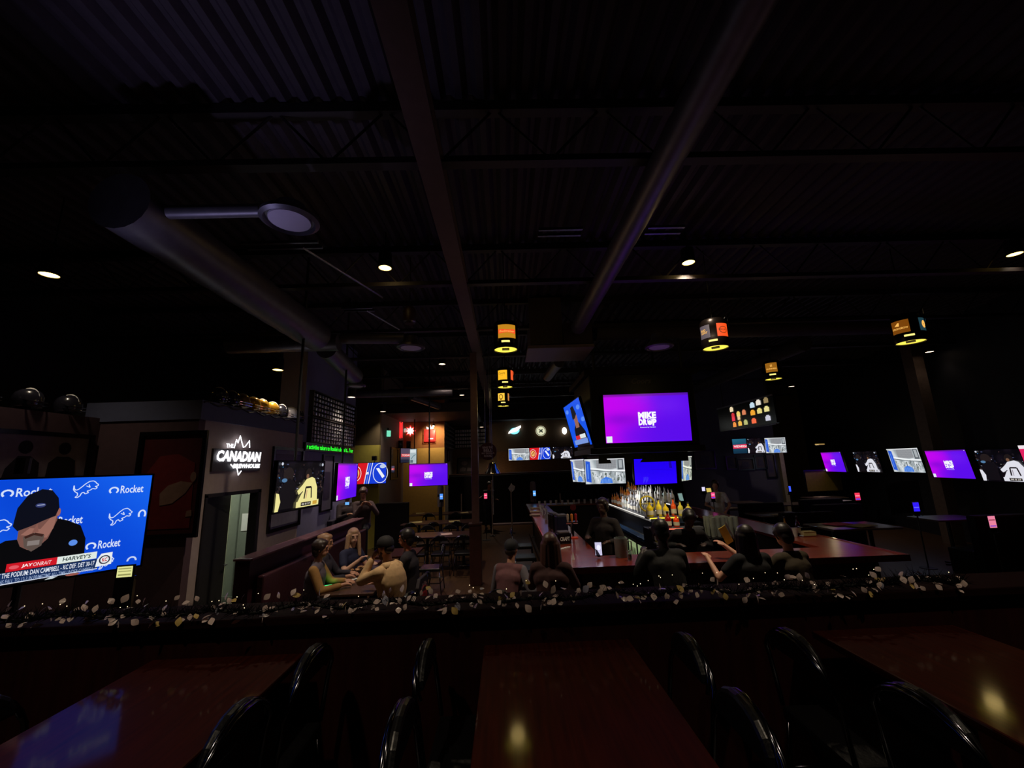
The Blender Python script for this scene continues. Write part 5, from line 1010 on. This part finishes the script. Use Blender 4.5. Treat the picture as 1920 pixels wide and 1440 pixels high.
# ------------------------------------------------------------------ people
def blob(name, shapes, m, parent, vox, it=6):
    mb = MB()
    for s_ in shapes:
        if s_[0] == 'c': mb.cap(*s_[1:])
        else: mb.ell(*s_[1:])
    o = mb.build(name, m, parent)
    r = o.modifiers.new('remesh', 'REMESH'); r.mode = 'VOXEL'; r.voxel_size = vox; r.use_smooth_shade = True
    sm = o.modifiers.new('smooth', 'SMOOTH'); sm.factor = .6; sm.iterations = it
    return o
def ik(S, T, a, b, pole):
    d = T-S; L = min(d.length, (a+b)*.995); u = d.normalized(); T2 = S+u*L
    x = (a*a-b*b+L*L)/(2*L); h = math.sqrt(max(a*a-x*x, 1e-6)); p = (pole-u*pole.dot(u)).normalized()
    return S+u*x+p*h, T2
def person(label, c, rz, seat=.46, lean=.12, side=0, hyaw=0, hpitch=0, hands=None, skin=(178, 128, 104), shirt=(40, 40, 48), trousers=(30, 32, 44), hair=(40, 28, 22), style='short', sleeve='long', cap=None, hood=False, sleevecol=None, stand=False, k=1.0, near=True, beard=None, turn=0, group=None):
    V = Vector; hipz = .93 if stand else seat+.1
    ms, mt, mh = K('skin_%d_%d_%d' % skin, skin, .55, var=.04), K('cloth_%d_%d_%d' % shirt, shirt, .85, var=.1, scale=30), K('cloth_%d_%d_%d' % trousers, trousers, .85)
    H = V((0, 0, hipz)); up = V((math.sin(side), math.sin(lean), math.cos(lean))).normalized(); R = Matrix.Rotation(turn, 3, 'Z'); rt = R @ V((1, 0, 0))
    W_ = H+up*.2; Cc = H+up*.36; N = H+up*.52; S = {-1: N-rt*.175-up*.05, 1: N+rt*.175-up*.05}
    hd = V((0, math.sin(lean*.4), math.cos(lean*.4))); HC = N+hd*.19+V((0, .03, 0))
    HR = Matrix.Rotation(hyaw, 3, 'Z') @ Matrix.Rotation(-hpitch, 3, 'X'); hp = lambda x, y, z: HC+HR @ V((x, y, z))
    body = [('e', hp(0, -.005, .02), (.076, .094, .105), HR), ('e', hp(0, .025, -.05), (.055, .062, .062), HR), ('e', hp(0, .035, -.085), (.03, .035, .025), HR), ('c', N-up*.02, hp(0, -.02, -.07), .058, .05),
            ('c', hp(0, .086, .02), hp(0, .096, -.018), .009, .012), ('e', hp(0, .088, -.046), (.024, .012, .011), HR), ('e', hp(-.078, -.005, -.005), (.01, .02, .03), HR), ('e', hp(.078, -.005, -.005), (.01, .02, .03), HR), ('e', hp(0, .078, .035), (.055, .015, .012), HR),
            ('c', H, W_, .1, .09), ('c', W_, Cc, .09, .095), ('c', S[-1]+rt*.03, S[1]-rt*.03, .05, .05), ('c', Cc, N-up*.04, .095, .055)]
    sh = [('e', H+up*.02, (.165, .125, .11)), ('c', H+rt*.05, Cc+rt*.05, .125, .125), ('c', H-rt*.05, Cc-rt*.05, .125, .125), ('c', Cc-rt*.08, Cc+rt*.08, .125, .125), ('c', H, Cc, .135, .14), ('c', S[-1]+rt*.02, S[1]-rt*.02, .075, .075), ('c', Cc, N-up*.03, .13, .085)]
    if hood: sh += [('e', H+up*.3-V((0, .03, 0)), (.19, .16, .27)), ('e', H+up*.08, (.19, .165, .13))]
    slv = []; hands = hands or [(-.14, .4, hipz+.2), (.14, .4, hipz+.2)]
    for sx, T in zip((-1, 1), hands):
        E_, Wr = ik(S[sx], V(T), .29, .26, V((sx*.6, -.35, -.9)))
        body += [('c', S[sx], E_, .05, .041), ('c', E_, Wr, .042, .028)]
        d = (Wr-E_).normalized(); sd = d.cross(V((0, 0, 1))); sd = sd.normalized() if sd.length > .1 else V((1, 0, 0)); nrm = sd.cross(d)
        pm_ = Wr+d*.05; body += [('c', Wr, pm_+d*.02, .027, .026), ('c', pm_-sd*.02+d*.02, pm_+sd*.02+d*.02, .016, .016)]
        for q in range(4):
            b0 = pm_+sd*(q-1.5)*.02+d*.03; L = (.036, .042, .04, .032)[q]; b1 = b0+d*L-nrm*.012; b2 = b1+d*L*.6-nrm*.024; body += [('c', b0, b1, .0095, .009), ('c', b1, b2, .009, .008)]
        t0 = Wr+d*.025-sd*sx*.022; body += [('c', t0, t0+d*.035-sd*sx*.03-nrm*.01, .012, .011), ('c', t0+d*.035-sd*sx*.03-nrm*.01, t0+d*.062-sd*sx*.032-nrm*.015, .011, .009)]
        fore = ('c', E_, E_.lerp(Wr, .9), .054, .043); uppr = [('c', S[sx], E_, .068, .056)]
        if sleeve == 'short': uppr = [('c', S[sx], S[sx].lerp(E_, .6), .068, .06)]
        elif sleeve == 'none': uppr = [('c', S[sx], S[sx].lerp(E_, .1), .062, .06)]
        (slv if sleevecol else sh).extend(uppr+([fore] if sleeve == 'long' else []))
    tr = [('e', H+V((0, -.01, -.01)), (.17, .14, .11))]
    for sx in (-1, 1):
        hj = H+V((sx*.095, 0, -.02))
        if stand: kn, an = V((sx*.1, .03, .5)), V((sx*.1, 0, .09))
        else: kn = V((sx*.12, .42, seat+.05)); an = V((sx*.12, .4 if seat < .6 else .34, .1 if seat < .6 else .3))
        body += [('c', hj, kn, .078, .052), ('c', kn, an, .05, .034), ('c', an, an+V((0, .13, -.05)), .036, .028)]
        tr += [('c', hj, kn, .092, .064), ('c', kn, an+V((0, 0, .03)), .062, .05)]
    vx = .0085 if near else .013
    o = blob('person', body, ms, None, vx if near else .012, 4); HW = Matrix.Rotation(rz, 3, 'Z') @ (HC*k); o.location = (c[0]-HW.x, c[1]-HW.y, c[2]); o.rotation_euler = (0, 0, rz); o.scale = (k, k, k); tag(o, label, 'person', group)
    blob('shirt' if not hood else 'hoodie', sh, mt, o, .012, 6)
    if slv: blob('sleeves', slv, K('cloth_%d_%d_%d' % sleevecol, sleevecol, .85), o, .012, 4)
    blob('trousers', tr, mh, o, .014, 4)
    for sx in (-1, 1):
        a0 = V((sx*(.1 if stand else .12), 0 if stand else (.4 if seat < .6 else .34), .06 if (stand or seat < .6) else .26)); sb2 = MB(); sb2.ell(a0+V((0, .06, -.01)), (.045, .13, .045)); sb2.build('shoe', K('shoe', (24, 24, 26), .5), o, smooth=True)
    if near:
        for sx in (-1, 1): MB().ell(hp(sx*.031, .083, .018), (.012, .009, .008), HR, 10, 6).build('eye', K('eye', (26, 20, 20), .2), o, smooth=True)
        MB().ell(hp(0, .099, -.047), (.02, .004, .004), HR, 10, 6).build('lips', K('lips', (130, 62, 58), .5), o, smooth=True)
    mhair = K('hair_%d_%d_%d' % hair, hair, .45, var=.3, scale=60, stretch=(6, 6, 1))
    hs = [('e', hp(0, -.024, .048), (.096, .108, .106), HR), ('e', hp(0, -.06, -.015), (.086, .06, .088), HR), ('e', hp(0, .025, .085), (.07, .065, .05), HR), ('c', hp(-.08, .03, .05), hp(-.08, .0, -.03), .018, .012), ('c', hp(.08, .03, .05), hp(.08, .0, -.03), .018, .012)]
    if cap: hs = [('e', hp(0, -.055, -.01), (.08, .055, .06), HR)]
    if style == 'long':
        for q in range(9):
            a = A(-10+25*q)+PI*0; x, y = .08*math.cos(a), -.02-.075*abs(math.sin(a)) if q not in (0, 8) else .01
            hs.append(('c', hp(x, y, .02), hp(x*1.35, y-.01, -.24-.05*math.sin(q)), .036, .028))
    if style == 'bun': hs.append(('e', hp(0, -.1, .09), (.04, .04, .04), HR))
    hh_ = blob('hair', hs, mhair, o, .009, 3)
    if beard: blob('beard', [('e', hp(0, .045, -.085), (.052, .05, .04), HR), ('c', hp(-.06, .02, -.04), hp(0, .06, -.1), .016, .03), ('c', hp(.06, .02, -.04), hp(0, .06, -.1), .016, .03)], K('beard', beard, .8), o, .008, 2)
    if cap:
        q = MB(); n = 20; q.lathe([(.096, .025), (.1, .06), (.088, .105), (.05, .14), (.001, .15)], n, hp(0, -.01, 0), HR @ Matrix.Diagonal((.98, 1.06, 1)))
        q.build('cap_crown', K('cap_%d_%d_%d' % cap, cap, .8), o, smooth=True)
        q = MB(); q.prism([(-.065, .075), (.065, .075), (.06, .14), (.03, .17), (-.03, .17), (-.06, .14)], .03, .037, lambda x, y, z: hp(x, y, z-.12*(y-.075))); q.build('cap_brim', K('cap_%d_%d_%d' % cap, cap, .8), o)
    if hood: blob('hood', [('c', N-rt*.08-V((0, .05, .0)), N+rt*.08-V((0, .05, 0)), .055, .055), ('c', N-V((0, .11, .02)), N-V((0, .12, .09)), .06, .045), ('c', N-rt*.09+V((0, -.03, .02)), N-rt*.05+V((0, .07, -.02)), .035, .03), ('c', N+rt*.09+V((0, -.03, .02)), N+rt*.05+V((0, .07, -.02)), .035, .03)], mt, o, .012, 4)
    return o
GRP = None
CHG = 'chairs of the seated group and the dining tables'
person('seated person in a two-tone raglan shirt with mustard sleeves, nearest at the group table', (-2.64, 6.22, 0), A(-80), lean=.1, hyaw=.1, hands=[(-.1, .42, .8), (.14, .4, .8)], shirt=(84, 74, 86), sleevecol=(150, 110, 60), hair=(44, 30, 28), style='short')
person('seated person with light brown hair behind the raglan shirt', (-2.78, 6.72, 0), A(-85), lean=.05, hands=[(-.1, .42, .8), (.14, .4, .8)], shirt=(40, 36, 50), hair=(150, 112, 84), style='bun')
person('smiling person with long blond hair in a navy top beyond the raglan shirt', (-2.54, 7.22, 0), A(-110), lean=.1, hyaw=-.6, hands=[(-.1, .4, .85), (.18, .35, .95)], shirt=(30, 34, 66), skin=(206, 160, 140), hair=(190, 152, 124), style='long', sleeve='short')
p1 = person('person in a tan hoodie and black cap eating at the group table', (-1.58, 5.66, 0), A(66), lean=.2, hyaw=.1, hpitch=.15, hands=[(-.05, .3, 1.14), (.2, .46, .8)], shirt=(206, 170, 126), hood=True, cap=(24, 22, 26), hair=(40, 28, 24), beard=(60, 36, 26), skin=(186, 132, 108), k=1.07)
p2 = person('person in a black shirt with short dark hair beside the tan hoodie', (-1.5, 6.46, 0), A(88), lean=.08, hands=[(-.12, .4, .8), (.14, .38, .8)], shirt=(30, 24, 32), hair=(24, 18, 20), skin=(176, 104, 76), k=1.05)
chair('chrome framed chair under the person in the tan hoodie', (p1.location.x, p1.location.y, 0), A(66), CHG)
chair('chrome framed chair under the dark-shirted person beside the tan hoodie', (p2.location.x, p2.location.y, 0), A(88), CHG)
p3 = person('person in a dark cap and faded pink top before the left bar corner', (.06, 5.96, 0), A(-25), seat=.42, lean=.25, hands=[(-.1, .35, .7), (.3, .3, .72)], shirt=(96, 58, 62), sleevecol=(96, 90, 98), cap=(12, 12, 22), trousers=(84, 62, 66), near=False)
chair('low chair under the person in the dark cap before the left bar corner', (p3.location.x, p3.location.y, -.04), A(-25), CHG)
SG = 'bar stools around the counter'
for lb, hx, hy, rz, sl_lb, kw in (
    ('person with long dark brown hair on the stool at the left bar corner', .5, 5.02, -12, 'bar stool at the left corner of the front counter', dict(lean=.14, hands=[(-.12, .4, 1.1), (.14, .42, 1.1)], shirt=(60, 28, 28), hair=(70, 42, 34), style='long')),
    ('broad person in black seen from behind at the middle of the front counter', 1.86, 5.2, 0, 'bar stool under the person in black at the front counter', dict(lean=.3, hpitch=.3, hands=[(-.16, .46, 1.12), (.16, .46, 1.12)], shirt=(5, 5, 6), hair=(8, 7, 8), skin=(40, 30, 28), k=1.06)),
    ('person with long straight dark hair resting an arm on the front counter', 2.82, 5.08, 5, 'bar stool under the long-haired person at the front counter', dict(lean=.16, hands=[(-.36, .34, 1.14), (-.02, .5, 1.25)], shirt=(16, 15, 18), skin=(216, 162, 136), hair=(30, 24, 22), style='long', sleeve='short')),
    ('person with folded bare hands at the front counter, right of the long dark hair', 3.3, 5.12, 14, 'bar stool under the person with folded hands at the front counter', dict(lean=.26, hpitch=.3, hands=[(-.24, .42, 1.13), (-.12, .46, 1.16)], shirt=(56, 46, 28), skin=(216, 162, 126), hair=(26, 20, 20), sleeve='short'))):
    q = person(lb, (hx, hy, 0), A(rz), seat=.62, **kw)
    chair(sl_lb, (q.location.x, q.location.y, 0), A(rz), SG, ST, 'bar_stool', 'bar stool')
person('dark bartender standing behind the water pitcher', (1.56, 6.9, 0), A(140), stand=True, lean=.08, hands=[(-.2, .3, 1.15), (.15, .35, 1.2)], shirt=(26, 17, 16), hair=(30, 18, 14), skin=(70, 46, 38), near=False)
person('person in black leaning behind the front counter, right of the pitcher', (2.66, 6.2, 0), A(175), stand=True, lean=.75, hpitch=.5, hands=[(-.2, .4, 1.13), (.2, .4, 1.13)], shirt=(10, 10, 12), hair=(14, 13, 15), skin=(60, 46, 42), near=False)
c = atZ(1343, 921, 1.64); person('standing person in a pale grey shirt at the far right side of the bar', (5.6, 11.2, 0), A(150), stand=True, hands=[(-.2, .25, 1.0), (.15, .3, 1.1)], shirt=(210, 204, 216), hair=(24, 20, 22), sleeve='short', near=False)
c = atY(681, 926, 9.9); person('dark person looking at a lit phone in the back booth beyond the half wall', (c.x, c.y, 0), A(-170), seat=c.z-.8, hpitch=.4, hands=[(-.2, .3, c.z-.25), (.0, .3, c.z-.25)], shirt=(80, 62, 68), hair=(90, 68, 66), near=False)
c = atY(652, 930, 10.2); person('second person slouching in the back booth beyond the half wall', (c.x, c.y, 0), A(-140), seat=c.z-.8, lean=-.1, hands=[(-.05, .32, c.z-.4), (.1, .3, c.z-.4)], shirt=(50, 40, 48), hair=(50, 38, 40), near=False)
person('person in dark grey leaning on a far booth just right of the steel column', (-.62, 16.2, 0), A(200), stand=True, lean=.3, hands=[(.5, .3, 1.15), (-.2, .3, 1.1)], shirt=(58, 52, 60), hair=(30, 24, 26), near=False)
t = thing('blue_lit_phone', 'phone glowing pale blue in the hands of the back booth person', 'phone', tuple(atY(651, 944, 9.62))); MB().box(-.05, .05, 0, .01, -.035, .035).build('body', M_gloss, t, bevel=.003); MB().box(-.045, .045, -.002, 0, -.03, .03).build('screen', emis('phone_blue', (110, 180, 245), 1.0), t)

# ------------------------------------------------------------------ garland on the railing ledge
gd = thing('railing_garland', 'dark garland with many pale petal shaped leaves lying along the railing ledge', 'garland', (0, 2.35, 1.62))
rg_ = random.Random(21); x0g, x1g = -2.85, 2.5
pth = [(x0g+(x1g-x0g)*k/90, .02*math.sin(k*.7)+.02*math.sin(k*.23), .035+.01*math.sin(k*.9)) for k in range(91)]
MB().tube(pth, .008, 6).build('wire', K('garland_wire', (14, 14, 14), .8), gd)
nd = MB()
for k in range(4200):
    i = int(rg_.random()*90); p = Vector(pth[i])+Vector((rg_.uniform(-.03, .03), 0, 0)); a = rg_.uniform(-.4, PI+.4); L = rg_.uniform(.03, .085); d = Vector((rg_.uniform(-.7, .7), math.cos(a), math.sin(a)*.9)).normalized(); s_ = Vector((1, 0, 0)).cross(d).normalized()*.003
    q = p+d*L; q.z = max(q.z, .003); nd.add([p-s_, p+s_, q], [(0, 1, 2)])
nd = nd.build('needles', K('garland_green', (20, 22, 20), .8, spec=.1), gd); nd['kind'] = 'stuff'
def leafmesh(mb, c, R, L, w_):
    n = 7; vs = []
    for k in range(n+1):
        x, y = math.sin(PI*k/n)*w_*(1-.2*k/n), L*k/n; vs += [c+R @ Vector((-x, y, .25*x)), c+R @ Vector((0, y, .02*math.sin(PI*k/n)*L*5)), c+R @ Vector((x, y, .25*x))]
    mb.add(vs, [(3*k+j, 3*k+j+1, 3*k+4+j, 3*k+3+j) for k in range(n) for j in (0, 1)])
LM = []
for c_ in ((238, 214, 206), (232, 200, 120), (190, 190, 212)):
    b = MB(); leafmesh(b, Vector((0, 0, 0)), Matrix.Identity(3), .036, .0145); LM.append(b.mesh('leaf', K('leaf_%d' % c_[2], c_, .35, coat=.3, var=.15), True))
spots_ = []
for k in range(340):
    i = int((k+rg_.random())/340*90); zz = rg_.uniform(.0, .1); p = Vector(pth[i])+Vector((rg_.uniform(-.04, .04), rg_.uniform(-.06, .06), 0)); p.z = zz*zz*9+.005 if p.y > -.03 else rg_.uniform(-.015, .04); spots_.append(p)
    if k < 100 or True:
        e = Euler((rg_.uniform(-.2, 1.6), rg_.uniform(-.9, .9), rg_.uniform(-1.3, 1.3)))
        if k % 4 == 0:
            o = bpy.data.objects.new('leaf', LM[rg_.choice((0, 0, 0, 1, 1, 2))]); COL.objects.link(o); o.parent = gd; o.location = p; o.rotation_euler = e; q = rg_.uniform(.9, 1.4); o.scale = (q, q, q)
        else: spots_[-1] = (p, e, rg_.uniform(.8, 1.25))
b = MB()
for q in spots_:
    if isinstance(q, tuple): leafmesh(b, q[0], q[1].to_matrix(), .036*q[2], .0145*q[2])
o = b.build('small_leaves', K('leaf_206', (238, 214, 206), .35, coat=.3, var=.15), gd, smooth=True); o['kind'] = 'stuff'
fl = MB()
for k in range(46):
    p = Vector(pth[int(rg_.random()*90)])+Vector((rg_.uniform(-.03, .03), rg_.uniform(-.04, .04), rg_.uniform(.03, .09))); fl.ell(p, .0022, nu=6, nv=4)
o = fl.build('fairy_bulbs', emis('fairy', (255, 226, 180), 1.6), gd); o['kind'] = 'stuff'

t = thing('lit_phone', 'phone with a bright white picture propped on the front counter', 'phone', tuple(atY(1122, 1029, 5.75)), rot=(A(-12), 0, A(-8)))
MB().box(-.05, .05, 0, .01, -.09, .09).build('body', M_gloss, t, bevel=.003)
p = Pic(.086, .16); p.z = .001; p.grid(lambda u, v: (200, 196, 226), 2, 2).poly([(.1, .0), (.7, .0), (.3, .4), (.0, .5)], (30, 28, 40)).oval(.55, .6, .3, .2, (240, 240, 255)); p.build('screen', m_scr, t, colors=True)
MB().box(-.02, .02, .01, .05, -.1, -.05).build('stand', M_black, t)
up = thing('added_uplight', 'small added uplight above the huge television, for the lavender ceiling patch', 'added light', (-3.1, 2.75, 2.46))  # added lamp with no visible source, throws lavender light on the roof deck
MB().cyl((0, 0, -.06), (0, 0, .04), .035, n=12).build('housing', M_black, up)
dv = (Vector((-1.9, 2.5, 5.7))-Vector((-3.1, 2.75, 2.5))).normalized()
lamp('SPOT', 'added_uplight_beam', (0, 0, .07), 60, (.6, .56, 1), up, .04, A(64), rot=dv.to_track_quat('-Z', 'Y').to_euler(), blend=1.0)
